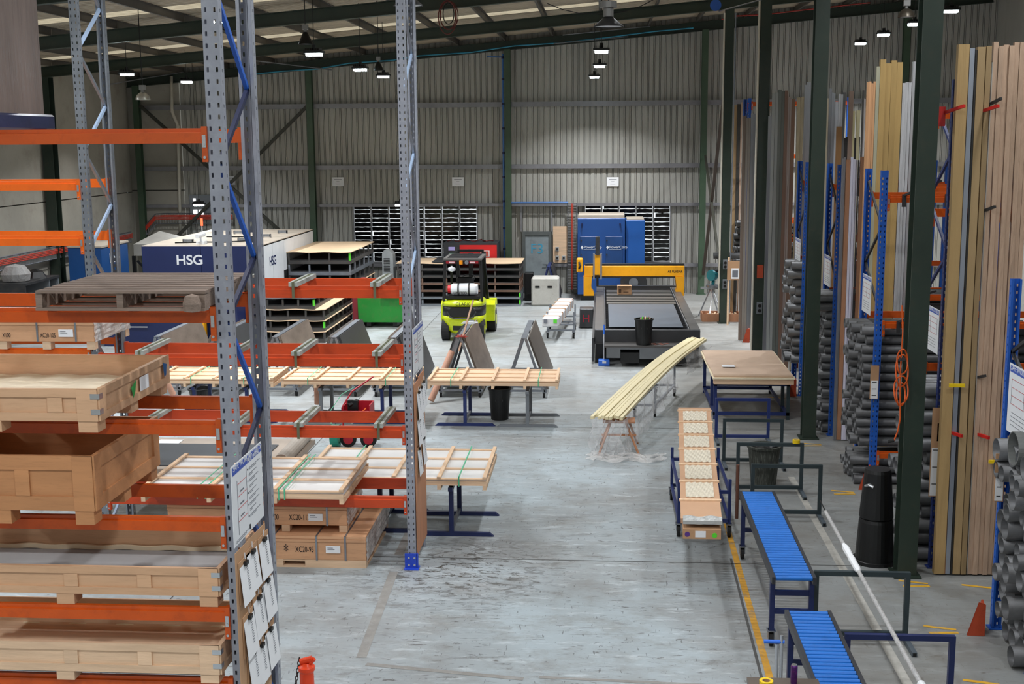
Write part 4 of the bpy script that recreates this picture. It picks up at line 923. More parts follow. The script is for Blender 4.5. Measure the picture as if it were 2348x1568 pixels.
# compressor
t = T('air_compressor', 'red and charcoal cabinet compressor behind the wide stack under the window', 'machine', (-4.3, 40.3, 0))
B('body', MB().box(-5.2, -3.42, 39.75, 40.8, 0, 1.86), M('charcoal_metal', '#34383d', .45), t, bev=.02); B('front_panel', MB().box(-4.66, -3.44, 39.73, 39.75, .95, 1.78), M('bright_red_metal', '#d01f24', .4), t)
B('control_panel', MB().box(-3.98, -3.68, 39.715, 39.73, 1.4, 1.6), m_white, t); B('control_face', MB().box(-3.95, -3.71, 39.70, 39.715, 1.42, 1.58), M('dull_red', '#b3483f', .5), t)
B('brand_label', MB().box(-5.03, -4.82, 39.73, 39.745, 1.6, 1.72), M('lavender_print', '#a9a3e0', .6), t); B('warning_label', MB().box(-5.0, -4.85, 39.73, 39.745, 1.38, 1.52), M('green_print', '#3c8063', .6), t)
B('hose_coil', MB().tube([(-5.1 + .1 * k, 40.1 + .25 * math.sin(k * 1.3), 1.88 + .015 * (k % 3)) for k in range(16)], .018, 6), M('dark_red_cable', '#5d1a15', 0.5), cat='hose', label='dark red hose lying loose on top of the red compressor')
# grey rounded unit beside the tall stack
t = T('grey_pump_unit', 'pale grey rounded ribbed unit between the tall stack and the window', 'machine', (-6.95, 39.3, 0))
B('body', MB().prism([(-7.1, 0), (-7.1, 1.55), (-7.03, 1.68), (-6.88, 1.68), (-6.75, 1.55), (-6.72, 0)], 'y', 39.0, 39.5), M('pale_grey_metal', '#a7acae', .45), t)
for k in range(9): B('louvre', MB().box(-7.05, -6.85, 38.985, 39.0, 1.0 + k * .05, 1.02 + k * .05), m_dsteel, t)
B('blue_toolbox', MB().box(-6.55, -6.1, 39.9, 40.3, 0, 1.25).box(-6.5, -6.15, 39.95, 40.25, 1.25, 1.35), m_dsteel, cat='machine', label='dark bench machine half hidden behind the wide stack')
# green skip bin
t = T('skip_bin', 'green steel skip bin with a hopper lip behind the red beams', 'skip bin', (-6.2, 34.2, 0))
m_gbin = M('skip_green', '#1c8a2c', .4, var=.07, dirt=('#7a6a4a', .25, 5))
B('bin_body', MB().prism([(33.55, .15), (33.45, 1.17), (35.0, 1.17), (34.9, .15)], 'x', -6.82, -5.58), m_gbin, t); B('bin_rim', MB().box(-6.87, -5.53, 33.39, 33.47, 1.09, 1.18).box(-6.87, -6.82, 33.47, 35.0, 1.10, 1.18).box(-5.58, -5.53, 33.47, 35.0, 1.10, 1.18), m_gbin, t)
B('hopper_lip', MB().prism([(33.3, .88), (33.25, 1.08), (33.42, 1.08), (33.47, .88)], 'x', -6.15, -5.6), m_gbin, t)
for x in (-6.6, -5.85): B('skid', MB().box(x, x + .12, 33.6, 34.9, .03, .15), m_black, t)
B('side_lining', MB().box(-6.99, -6.84, 33.6, 35, 0, 1.25), M('maroon_board', '#8a2a33', .6), cat='board', label='maroon board standing against the left side of the green skip')

# ---------------- forklift ----------------
t = T('forklift', 'lime green forklift seen from behind with a white gas bottle', 'forklift', (-3.6, 32.3, 0))
m_lime = M('lime_green_paint', '#c3d114', 0.3, var=.06, dirt=('#4d4f18', .3, 7)); fx = -3.62; fy = 31.2
def loft(b, secs, n=28, p=3.0):
    vs = []
    for (z, hw, y0, y1) in secs:
        cy_, ry = (y0 + y1) / 2, (y1 - y0) / 2
        for i in range(n):
            a = 2 * math.pi * i / n; c_, s_ = math.cos(a), math.sin(a)
            vs.append((fx + hw * math.copysign(abs(c_) ** (2 / p), c_), cy_ + ry * math.copysign(abs(s_) ** (2 / p), s_), z))
    m = len(secs); fs = [(j * n + i, j * n + (i + 1) % n, (j + 1) * n + (i + 1) % n, (j + 1) * n + i) for j in range(m - 1) for i in range(n)]
    fs += [tuple(range(n - 1, -1, -1)), tuple(range((m - 1) * n, m * n))]; b.add(vs, fs)
b = MB(); loft(b, [(.20, .34, fy + .05, fy + 1.0), (.30, .47, fy - .02, fy + 1.1), (.55, .555, fy - .06, fy + 1.2), (.66, .555, fy - .06, fy + 1.2)]); B('counterweight', b, m_lime, t, smooth=True)
b = MB(); loft(b, [(.66, .56, fy - .05, fy + 1.2), (.92, .56, fy - .04, fy + 1.2)]); B('counterweight_band', b, m_black, t, smooth=True)
b = MB(); loft(b, [(.92, .57, fy - .05, fy + 1.2), (1.02, .56, fy - .03, fy + 1.2), (1.07, .48, fy + .1, fy + 1.15)]); B('counterweight_top', b, m_lime, t, smooth=True)
B('radiator_grille', MB().prism([(fx - .36, .80), (fx - .28, .90), (fx + .28, .90), (fx + .36, .80), (fx + .28, .66), (fx - .28, .66)], 'y', fy - .09, fy - .03), m_rub, t)
B('grille_rim', MB().tube([(fx - .38, fy - .1, .80), (fx - .3, fy - .1, .66), (fx - .18, fy - .1, .62), (fx + .18, fy - .1, .62), (fx + .3, fy - .1, .66), (fx + .38, fy - .1, .80)], .018, 6), m_dsteel, t)
B('tow_recess', MB().box(fx - .24, fx + .2, fy - .04, fy + .02, .3, .42), m_black, t)
text('CLARK', (fx - .16, fy - .06, .95), (1, 0, 0), (0, 0, 1), .12, m_black, t, off=.01)
m_tyre = m_rub
for sx, yy, r, wd in ((-1, fy + .28, .27, .19), (1, fy + .28, .27, .19)):
    X = fx + sx * .46
    wq = B('wheel', MB().cyl((X - wd / 2, yy, r), (X + wd / 2, yy, r), r, n=22), m_tyre, t); B('wheel_hub', MB().cyl((X + sx * wd / 2, yy, r), (X + sx * (wd / 2 + .01), yy, r), .12, n=14), m_lime, wq)
for sx in (-1, 1):
    X = fx + sx * .60; yy = fy + 1.85; r = .33
    wq = B('wheel', MB().cyl((X - .12, yy, r), (X + .12, yy, r), r, n=22), m_tyre, t); B('wheel_hub', MB().cyl((X + sx * .12, yy, r), (X + sx * .13, yy, r), .14, n=14), m_lime, wq)
    B('front_fender', MB().prism([(fy + 1.35, .35), (fy + 1.4, .78), (fy + 1.6, .88), (fy + 2.1, .88), (fy + 2.15, .7), (fy + 1.85, .72), (fy + 1.5, .6), (fy + 1.45, .35)], 'x', X - .13, X + .13), m_lime, t)
B('chassis', MB().box(fx - .5, fx + .5, fy + 1.05, fy + 2.0, .15, .72), m_lime, t); B('floor_plate', MB().box(fx - .48, fx + .48, fy + 1.2, fy + 2.1, .72, .76), m_black, t)
B('engine_cover', MB().box(fx - .42, fx + .42, fy + .35, fy + 1.2, 1.02, 1.12), m_black, t)
B('seat', MB().box(fx - .24, fx + .24, fy + .85, fy + 1.3, 1.12, 1.22).box(fx - .23, fx + .23, fy + .78, fy + .88, 1.2, 1.6), m_black, t, bev=.03)
for sx in (-1, 1):
    B('guard_post', MB().bar((fx + sx * .50, fy + .22, 1.03), (fx + sx * .46, fy + .30, 2.10), .07, .07), m_black, t); B('guard_post', MB().bar((fx + sx * .50, fy + 1.95, .75), (fx + sx * .44, fy + 1.45, 2.10), .07, .07), m_black, t)
B('guard_roof', MB().box(fx - .50, fx + .50, fy + .2, fy + 1.5, 2.10, 2.15), M('dark_grey_paint', '#5a5855', .5), t)
gb = MB()
for k in range(7): gb.box(fx - .4, fx + .4, fy + .35 + k * .16, fy + .39 + k * .16, 2.15, 2.17)
B('guard_roof_bar', gb, m_dsteel, t); B('guard_rear_bar', MB().box(fx - .47, fx + .47, fy + .20, fy + .25, 2.0, 2.10), m_black, t)
for sx in (-1, 1): B('tail_lamp', MB().box(fx + sx * .3 - .12, fx + sx * .3 + .12, fy + .17, fy + .2, 2.02, 2.08), M('red_lamp_lens', '#8f1f2a', .3), t); B('reverse_lamp', MB().box(fx + sx * .27 - .07, fx + sx * .27 + .07, fy + .165, fy + .17, 2.03, 2.07), M('pink_white_lens', '#d8b9bc', .3), t)
B('amber_beacon', MB().cyl((fx - .03, fy + .16, 2.0), (fx - .03, fy + .16, 2.1), .045, n=12), M('amber_lens', '#f09218', .3), t); B('work_lamp', MB().cyl((fx + .12, fy + .12, 2.05), (fx + .12, fy + .2, 2.05), .05, n=14), m_galv, t)
for sx in (-1, 1): B('mast_rail', MB().box(fx + sx * .36 - .05, fx + sx * .36 + .05, fy + 2.2, fy + 2.35, .1, 2.12), m_black, t)
B('mast_crosshead', MB().box(fx - .36, fx + .36, fy + 2.22, fy + 2.32, 2.12, 2.2).box(fx - .06, fx + .06, fy + 2.24, fy + 2.3, .3, 2.1), m_black, t)
for sx in (-1, 1): B('fork', MB().box(fx + sx * .25 - .05, fx + sx * .25 + .05, fy + 2.4, fy + 3.4, .06, .10).box(fx + sx * .25 - .05, fx + sx * .25 + .05, fy + 2.36, fy + 2.41, .06, .6), m_dsteel, t)
B('steering_wheel', MB().tube([(fx + .02 + .17 * math.cos(a), fy + 1.55, 1.5 + .09 * math.sin(a)) for a in [2 * math.pi * i / 20 for i in range(21)]], .014, 6), m_black, t)
gc = B('gas_bottle', MB().lathe([(.001, -.36), (.12, -.34), (.155, -.28), (.16, .1), (.155, .26), (.13, .36), (.12, .36), (.001, .30)], (fx + .02, fy + .35, 1.33), 22, 'x'), m_white, t, smooth=True)
B('bottle_collar', MB().cyl((fx - .40, fy + .35, 1.33), (fx - .33, fy + .35, 1.33), .11, n=18), M('bright_red_metal', '#d01f24', .4), gc)
for dx in (-.12, .16): B('bottle_strap', MB().pipe((fx + dx - .02, fy + .35, 1.33), (fx + dx + .02, fy + .35, 1.33), .168, .01, 20), m_dsteel, gc)
text('UNITED', (fx - .24, fy + .20, 1.215), (1, 0, 0), (0, 0, 1), .1, m_ink, gc, off=.02)
B('bottle_cradle', MB().box(fx - .45, fx + .45, fy + .15, fy + .55, 1.10, 1.17), m_black, t); B('wrapped_tag', MB().lathe([(.001, 0), (.09, .03), (.1, .1), (.001, .16)], (fx - .28, fy + .22, 1.80), 8), m_white, t)

# ---------------- A-frame sheet trolleys ----------------
m_plate1 = M('mottled_brown_steel_plate', '#8b7d72', 0.42, .35, var=.25, scale=2.5, stretch=(1, 1, 2.5), dirt=('#5f5048', .5, 5), rnd=.1)
m_plate2 = M('dark_steel_plate', '#4a4b4e', 0.4, .3, var=.12, scale=1.5)
m_plate3 = M('grey_brown_steel_plate', '#746d67', 0.42, .3, var=.1, scale=3)
def aframe(xc, label, right, left, y0=24.25, L=2.45, h=1.24, half=.43, top=.055, group='A-frame sheet trolleys', mat=None, rails=True):
    fm = mat or m_galv; y1 = y0 + L
    t = T('a_frame_trolley', label, 'sheet trolley', (xc, (y0 + y1) / 2, 0), group)
    B('ridge', MB().box(xc - top, xc + top, y0, y1, h - .02, h), fm, t)
    for y in (y0 + .03, (y0 + y1) / 2, y1 - .03):
        for s in (-1, 1): B('frame_leg', MB().bar((xc + s * (top - .02), y, h - .03), (xc + s * (half - .05), y, .17), .035, .05), fm, t)
    for s in (-1, 1): B('base_rail', MB().box(xc + s * (half) - .03, xc + s * half + .03, y0, y1, .12, .18), fm, t)
    for y in (y0 + .02, y0 + .45, y1 - .02): B('cross_rail', MB().box(xc - half, xc + half, y - .02, y + .02, .13, .17), fm, t)
    for s in (-1, 1):
        for y in (y0 + .06, y1 - .06):
            cw = B('caster', MB().cyl((xc + s * (half - .03) - .02, y, .055), (xc + s * (half - .03) + .02, y, .055), .055, n=14), m_rub, t)
            B('caster_fork', MB().box(xc + s * (half - .03) - .03, xc + s * (half - .03) + .03, y - .03, y + .03, .09, .12), fm, cw)
    for s, m, nn in ((1, right, 'plate'), (-1, left, 'plate')):
        if m is None: continue
        for k in range(3):
            o = .012 * k + .03; yy0 = y0 + .02 + (.02 * k if s > 0 else 0)
            a0 = Vector((xc + s * (half - .0 + o), yy0, .18)); a1 = Vector((xc + s * (top + o - .01), yy0, h - .01 + .01 * k)); d = Vector((0, L - .06, 0)); n_ = Vector((s * .009, 0, .002))
            B('plate', MB().add([a0, a1, a1 + d, a0 + d, a0 + n_, a1 + n_, a1 + d + n_, a0 + d + n_], [(0, 1, 2, 3), (7, 6, 5, 4), (0, 4, 5, 1), (1, 5, 6, 2), (2, 6, 7, 3), (3, 7, 4, 0)]), m, t)
    return t
lf = [(-9.15, m_plate1, None, 'farthest left, mottled plates under the weathered pallet'), (-7.93, m_plate2, m_plate1, 'with charcoal plates beside the nearest upright'), (-6.68, m_plate1, None, 'with mottled plates in front of the low cassette stack'),
      (-5.45, m_plate2, m_plate3, 'with charcoal plates in front of the green skip'), (-4.22, m_plate2, m_plate1, 'half hidden behind the middle grey upright'), (-2.88, m_plate1, m_plate2, 'in front of the forklift, with a lath leaning on its ridge'),
      (-1.57, m_plate3, None, 'farthest right, with plain grey brown plates')]
for x, rr, ll, s in lf: aframe(x, 'galvanised A-frame trolley ' + s, rr, ll)
aframe(-1.62 - .1, 'blue A-frame rack behind the white concrete block by the door', m_plate2, None, 38.95, 1.5, 1.15, .33, .05, None, m_dblue)
B('timber_lath', MB().bar(at(1052, 805, Y=24.1), at(1085, 688, Y=25.2), .035, .02), M('brown_lath', '#9a7a62', .7), label='brown timber lath leaning across the ridge in front of the forklift', cat='timber')
B('cardboard_tube', MB().cyl(at(988, 918, Z=.06), at(1036, 806, Y=24.2), .065, n=16), M('pinkish_cardboard', '#b98c76', .7), label='pinkish cardboard tube leaning against the A-frame by the middle upright', cat='tube')
B('cardboard_tube', MB().cyl(at(729, 926, Z=.05), at(727, 850, Y=23.3), .07, n=16), MATS['pinkish_cardboard'], label='upright cardboard tube standing behind the middle slatted crate', cat='tube')
B('cardboard_tube', MB().cyl(at(398, 905, Z=.06), at(360, 835, Y=23.9), .06, n=16), MATS['pinkish_cardboard'], label='cardboard tube leaning behind the left slatted crate', cat='tube')
p = at(1075, 742, Y=25.3)
B('white_offcut', MB().prism([(p.x - .17, p.z), (p.x - .1, p.z + .05), (p.x + .2, p.z + .03), (p.x + .1, p.z - .01)], 'y', 25.3, 25.34), m_white, label='white sheet offcut on the A-frame ridge before the forklift', cat='offcut')
bt = MB(); p = at(1058, 772, Y=24.28)
for k in range(8): a = k * .8; bt.bar((p.x - .12 * math.cos(a), 24.26 + .01 * k, p.z - .02 * math.sin(a)), (p.x + .12 * math.cos(a), 24.3, p.z + .05 * math.sin(a)), .018, .012)
B('red_tie', bt, M('dull_red', '#7d2f27', .6), label='twisted dull red tie round the A-frame ridge end', cat='tie')

# ---------------- slatted crates on trestles ----------------
m_foam = M('white_foam_wrap', '#d9d8d6', .6, var=.03)
def trestle(xc, y0, y1, mat, label, h=.68, w=1.0, group='trestles under the slatted crates'):
    t = T('trestle', label, 'trestle', (xc, (y0 + y1) / 2, 0), group)
    for y in (y0, y1):
        B('foot', MB().prism([(xc - w / 2 - .06, 0), (xc - w / 2, .05), (xc + w / 2, .05), (xc + w / 2 + .06, 0)], 'y', y - .03, y + .03), mat, t)
        B('leg', MB().box(xc - .03, xc + .03, y - .03, y + .03, .05, h), mat, t)
    B('spreader', MB().box(xc - .02, xc + .02, y0 + .03, y1 - .03, .06, .11), m_galv, t); B('top_bar', MB().box(xc - .03, xc + .03, y0 - .1, y1 + .1, h - .05, h), mat, t)
    return t
def slat_crate(label, x0, x1, y0, y1, z, ncross, nlong, inside, straps, group, feet=True, th=.055):
    """flat crate: sheet goods between a lower and an upper grid of laths"""
    t = T('slatted_crate', label, 'crate', ((x0 + x1) / 2, (y0 + y1) / 2, z), group); fz = z + .06
    for k in range(ncross):
        X = x0 + (x1 - x0 - .05) * k / (ncross - 1)
        B('cross_lath', MB().box(X, X + .05, y0, y1, z, fz), m_piney, t)
        B('cross_lath', MB().box(X, X + .05, y0 - .01, y1 + .01, fz + th + .04, fz + th + .065), m_piney, t)
    for k in range(nlong):
        Y = y0 + (y1 - y0 - .07) * k / (nlong - 1)
        B('long_lath', MB().box(x0, x1, Y, Y + .07, fz, fz + .018), m_pine, t); B('long_lath', MB().box(x0, x1, Y, Y + .045, fz + th + .02, fz + th + .038), m_pine, t)
    B('side_board', MB().box(x0, x1, y0 + .002, y0 + .02, fz + .019, fz + th), m_pine, t)
    B('packed_sheets', MB().box(x0 + .02, x1 - .02, y0 + .02, y1 - .02, fz + .02, fz + th + .018), inside, t)
    for X in straps:
        B('green_strap', MB().box(X - .008, X + .008, y0 - .014, y1 + .014, fz + th + .066, fz + th + .069).box(X - .008, X + .008, y0 - .014, y0 - .012, z + .05, fz + th + .069), m_strapg, t)
    return t
GX = 'flat slatted crates on trestles'
slat_crate('flat pine slatted crate on blue and grey trestles, right of the middle upright', -3.18, -.79, 21.75, 22.95, .70, 5, 4, m_pine, (-2.75, -1.15), GX)
slat_crate('flat pine slatted crate on trestles, seen under the second red beam', -5.9, -3.42, 21.75, 22.95, .70, 5, 4, m_pine, (-5.4, -3.95), GX)
slat_crate('flat pine slatted crate with a bright rim, farthest left behind the nearest upright', -8.3, -6.05, 21.75, 22.95, .70, 5, 4, m_pine, (-7.6, -6.6), GX)
trestle(-2.5, 21.8, 22.66, m_dblue, 'blue trestle under the left of the right-hand slatted crate'); trestle(-1.35, 21.75, 22.66, m_grey, 'grey trestle under the right of the right-hand slatted crate beside the black bin')
trestle(-5.2, 21.9, 22.8, m_grey, 'grey trestle under the middle slatted crate'); trestle(-4.05, 21.9, 22.8, m_dblue, 'dark blue trestle near the red trolley')
trestle(-7.6, 21.9, 22.8, m_dblue, 'dark blue trestle left of the dark tub'); trestle(-6.6, 21.9, 22.8, m_dblue, 'dark blue trestle behind the nearest upright')
slat_crate('large slatted crate over white foam with green straps, right of the middle upright foot', -3.95, -1.50, 15.4, 17.0, .66, 5, 4, m_foam, (-3.4, -1.86), GX)
trestle(-1.98, 15.52, 16.42, m_navy, 'navy trestle under the right end of the large foam crate'); trestle(-2.95, 15.62, 16.5, m_navy, 'navy trestle left of the middle upright foot')
slat_crate('slatted crate over white foam with wide green straps on the lowest red beams', -5.55, -3.07, 13.9, 15.5, .905, 4, 4, m_foam, (-4.85, -3.85, -4.75, -3.78), 'crates on the second rack', th=.06)
# stack of sheets with rolled foam behind
t = T('sheet_stack', 'stack of sheets with a charcoal top sheet and rolled pale foam behind the racks', 'sheet stack', (-5.5, 16.3, 0))
B('stack_base', MB().box(-7.2, -4.35, 15.75, 17.4, .62, .74), m_pine, t); B('protective_sheet', MB().box(-7.3, -4.25, 15.7, 17.45, .74, .81), M('pale_brown_sheet', '#b5a799', .6), t)
B('charcoal_sheet', MB().box(-7.0, -4.70, 15.85, 17.05, .81, .825), M('charcoal_sheet', '#43474c', .45), t); B('white_page', MB().box(-6.55, -6.2, 17.05, 17.3, .812, .82), m_paper, t)
B('foam_roll', MB().cyl((-4.33, 15.8, .91), (-4.36, 17.4, .91), .10, n=18), M('grey_foam_roll', '#bcb3a8', .7), t, smooth=False)
for x in (-7.0, -5.7, -4.6): B('leg', MB().box(x, x + .1, 15.9, 16.0, 0, .62).box(x, x + .1, 17.25, 17.35, 0, .62), m_dsteel, t)
# black bins
def bin_(label, p, r0, r1, h, mat=m_black, handles=True, rim=.02, name='waste_bin', contents=None):
    p = Vector(p); t = T(name, label, 'bin', p)
    prof = [(.001, 0), (r0, 0), (r1, h - .03), (r1 + rim, h - .03), (r1 + rim, h), (r1 - .012, h), (r0 - .01, .03), (.001, .03)]
    B('bin_body', MB().lathe(prof, p, 30), mat, t, smooth=False)
    if handles:
        for a in (-1.9, -1.2): B('grip_mark', MB().box(p.x + (r1 - .02) * math.cos(a) - .01, p.x + (r1 - .02) * math.cos(a) + .01, p.y + (r1 - .01) * math.sin(a) - .012, p.y + (r1 - .01) * math.sin(a), p.z + h * .62, p.z + h * .68), m_dsteel, t)
    return t
bin_('black plastic bin on the floor between the blue and grey trestles', at(1146, 960, Z=0), .165, .205, .60)
bin_('black tub under the left slatted crate behind the nearest upright', at(460, 925, Z=0), .17, .22, .32)
b4 = bin_('grimy ribbed grey bin standing inside the steel portal frames', at(1750, 1108, Z=0), .19, .24, .60, M('grimy_dark_bin', '#3c3f39', .7, var=.4, scale=6, stretch=(8, 8, 1), dirt=('#8e9189', .5, 6)))
p = at(1750, 1108, Z=0); B('bag_of_swarf', MB().lathe([(.22, .50), (.18, .60), (.1, .56), (.001, .58)], p, 11), m_black, b4)
# red strapping trolley
t = T('strapping_trolley', 'red strapping tool trolley with black wheels behind the third red beam', 'trolley', (-4.2, 20.3, 0)); m_rd = M('crimson_paint', '#b01a2c', .4)
a = at(850, 1010, Y=20.3)
B('tool_box', MB().box(-4.45, -3.95, 20.2, 20.6, .42, .44).box(-4.45, -4.43, 20.2, 20.6, .42, .68).box(-3.97, -3.95, 20.2, 20.6, .42, .72).box(-4.45, -3.95, 20.2, 20.22, .42, .62).box(-4.45, -3.95, 20.58, 20.6, .42, .72), m_rd, t)
B('handle', MB().tube([(-4.43, 20.22, .1), (-4.43, 20.25, .70), (-4.3, 20.4, .92), (-3.98, 20.7, 1.12)], .016, 6), m_rd, t)
for x in (-4.33, -3.98): w_ = B('wheel', MB().cyl((x - .0, 20.12, .14), (x + .0, 20.17, .14), .14, n=20), m_rub, t); B('wheel_hub', MB().cyl((x, 20.11, .14), (x, 20.12, .14), .085, n=14), m_rd, w_)
B('strap_reel', MB().pipe((-4.62, 20.15, .2), (-4.48, 20.15, .2), .19, .05, 20), M('teal_reel', '#1f8f78', .5), t); B('strap_coil', MB().cyl((-4.60, 20.15, .2), (-4.50, 20.15, .2), .15, n=18), m_strapg, t)
B('strapping_tool', MB().box(-4.36, -4.18, 20.3, 20.4, .5, .78).cyl((-4.35, 20.3, .7), (-4.2, 20.4, .75), .05, n=8), m_black, t); B('orange_handle', MB().cyl((-4.2, 20.15, .5), (-4.03, 20.25, .66), .012, n=6), m_orange2, t)
B('loose_strap', MB().tube([(-4.62, 20.15, .4), (-4.7, 20.4, .55), (-4.55, 20.7, .8), (-4.35, 20.9, .9)], .006, 5), m_strapg, t)
# ---------------- plasma table, gantry and things by the back wall ----------------
m_pt = M('plasma_table_grey', '#3e3f41', 0.45, .3, var=.15)
m_ptl = M('plasma_rail_grey', '#5d5b59', 0.4, .4, var=.1)
t = T('plasma_table', 'long dark plasma cutting table with slats and a grey sheet lying on it', 'machine table', (1.03, 32.3, 0))
TX0, TX1, TY0, TY1, TZ = -.17, 2.27, 28.2, 36.6, .80
B('table_front', MB().box(TX0, TX1, TY0, TY0 + .08, .50, TZ), m_pt, t, bev=.01)
for x0, x1 in ((TX0, TX0 + .22), (TX1 - .22, TX1)): B('side_rail', MB().box(x0, x1, TY0 + .08, TY1, .45, TZ), m_ptl, t)
B('rail_groove', MB().box(TX0 + .235, TX0 + .25, TY0 + .3, TY1, .74, .79).box(TX1 - .25, TX1 - .235, TY0 + .3, TY1, .74, .79), m_alum, t)
B('table_back', MB().box(TX0, TX1, TY1 - .1, TY1 + .1, .45, TZ + .03), m_pt, t); B('water_tray', MB().box(TX0 + .22, TX1 - .22, TY0 + .1, TY1 - .1, .55, .66), m_pt, t)
for k in range(24): B('slat', MB().box(TX0 + .26, TX1 - .26, TY0 + .35 + k * .335, TY0 + .36 + k * .335, .66, .775), m_dsteel, t)
for (y0, y1) in ((32.75, 33.05), (33.25, 33.6), (33.85, 34.25), (34.5, 34.95), (35.2, 35.75)): B('cover_bar', MB().box(.12, 1.98, y0, y1, .776, .80), M('cover_bar_grey', '#55534f', .5, .2), t)
B('side_skirt', MB().box(TX0 - .06, TX0 - .01, TY0 - .1, TY1, .06, .62), m_pt, t)
for x in (TX0 + .02, TX1 - .2):
    for y in (28.3, 32.3, 36.2): B('leg', MB().box(x, x + .18, y, y + .2, 0, .45), m_black, t)
B('front_ledge', MB().box(.05, 2.1, 27.72, 28.2, .46, .5), m_ptl, t)
[B('drawer_panel', MB().box(a, c, 27.7, 27.74, zz, .46), M('mid_grey_metal', '#6c6f72', .4, .3), t) for a, c, zz in ((.10, .42, .22), (.42, .86, .42), (.86, 1.5, .2), (1.5, 1.9, .42), (1.9, 2.1, .22))]
[B('drawer_pan', MB().box(a, a + .42, 27.75, 28.1, .1, .34), m_black, t) for a in (.43, 1.5)]
B('steel_sheet', MB().box(.16, 1.90, 28.55, 32.55, .802, .812), M('blue_grey_steel_sheet', '#6c7783', .35, .5, var=.05), label='blue grey steel sheet lying on the near half of the plasma table', cat='steel sheet')
b_ = bin_('black bin of offcuts standing on the ledge at the front of the plasma table', (at(1476, 787, Y=27.9).x, 27.93, .505), .17, .205, .60)
q = (at(1476, 787, Y=27.9).x, 27.93, 1.02)
for k in range(7): B('offcut', MB().bar((q[0] + .03 * k - .1, q[1] + .02 * (k % 3), q[2] - .1), (q[0] + .035 * k - .06, q[1] + .05, q[2] + .10 + .02 * (k % 2)), .03, .012), (m_pine, m_gtape, MATS['pinkish_cardboard'])[k % 3], b_)
for k in range(3): B('steel_offcut', MB().bar((1.05 + .15 * k, 27.85, .507), (1.22 + .15 * k, 28.05, .507), .06, .01), M('rusty_strip', '#7a4a3c', .6), label='rusty steel offcut on the ledge, %s right of the black bin' % ('first', 'second', 'third')[k], cat='offcut', group='rusty offcuts on the table ledge')
t = T('gantry', 'yellow cutting gantry spanning the plasma table before the blue dust collector', 'gantry', (.9, 35.5, .7))
GY = 35.5
B('bridge_beam', MB().box(-.52, 2.36, GY - .15, GY + .15, 1.24, 1.55), m_yel, t, bev=.015); B('bridge_rail', MB().box(-.5, 2.36, GY - .12, GY + .12, 1.55, 1.60), m_black, t); B('beam_underside_track', MB().box(-.3, 2.3, GY - .13, GY + .13, 1.20, 1.24), m_dsteel, t)
B('gantry_leg', MB().prism([(-.54, .68), (-.54, 1.24), (-.30, 1.24), (-.32, .9), (-.24, .75), (-.24, .68)], 'y', GY - .18, GY + .25), m_yel, t)
B('gantry_leg', MB().prism([(2.08, .68), (2.36, .68), (2.36, 1.24), (2.10, 1.24), (2.15, .9)], 'y', GY - .18, GY + .25), m_yel, t)
B('control_head', MB().box(-.74, -.56, GY - .35, GY - .05, 1.38, 1.78), m_yel, t, bev=.03); B('control_handle', MB().tube([(-.67, GY - .37, 1.5), (-.63, GY - .42, 1.58), (-.67, GY - .37, 1.68)], .03, 6), m_black, t)
B('torch_carriage', MB().box(-.27, -.22, GY - .3, GY - .15, 1.18, 1.92).box(-.06, -.01, GY - .3, GY - .15, 1.18, 1.92), m_galv, t); B('torch_plate', MB().box(-.22, -.06, GY - .26, GY - .15, 1.3, 1.88), m_yel, t)
B('torch_motor', MB().box(-.20, -.08, GY - .3, GY - .2, 1.88, 2.40), m_dsteel, t); B('torch', MB().cyl((-.14, GY - .28, .98), (-.14, GY - .28, 1.3), .035, n=10), m_black, t)
text('AE PLASMA', (1.88, GY - .152, 1.36), (1, 0, 0), (0, 0, 1), .085, m_ink, t)
t = T('carton', 'opened brown cardboard carton standing on the far end of the plasma table', 'box', (.62, 34.9, .80))
B('carton_body', MB().box(.43, .83, 34.7, 35.1, .802, 1.03), m_card, t); B('carton_flap', MB().add([(.43, 34.7, 1.03), (.83, 34.7, 1.03), (.80, 34.55, 1.06), (.46, 34.55, 1.06)], [(0, 1, 2, 3)]), M('pale_tape', '#dcc6a0', .6), t)
B('carton_print', MB().box(.47, .54, 34.69, 34.698, .85, .95).box(.60, .74, 34.69, 34.698, .86, .88), M('brown_print', '#5e4632', .7), t)
t = T('dust_collector', 'big blue dust collector with two doors behind the yellow gantry', 'dust collector', (.3, 40, 0)); m_dc = M('collector_blue', '#1c4a8c', .42, var=.08, dirt=('#24406a', .4, 2), scale=1)
DY = 39.4
B('main_body', MB().box(-.80, .72, DY, 41.0, .2, 2.66), m_dc, t, bev=.015); B('main_cap', MB().box(-.78, .70, DY + .05, 40.95, 2.66, 2.76), MATS['beige_metal_top'], t)
B('side_body', MB().box(.74, 1.36, DY + .12, 40.9, .2, 2.58), M('collector_blue_lighter', '#1a55a0', .42, var=.04), t, bev=.015); B('side_cap', MB().box(.78, 1.33, DY + .2, 40.8, 2.58, 2.63), MATS['beige_metal_top'], t)
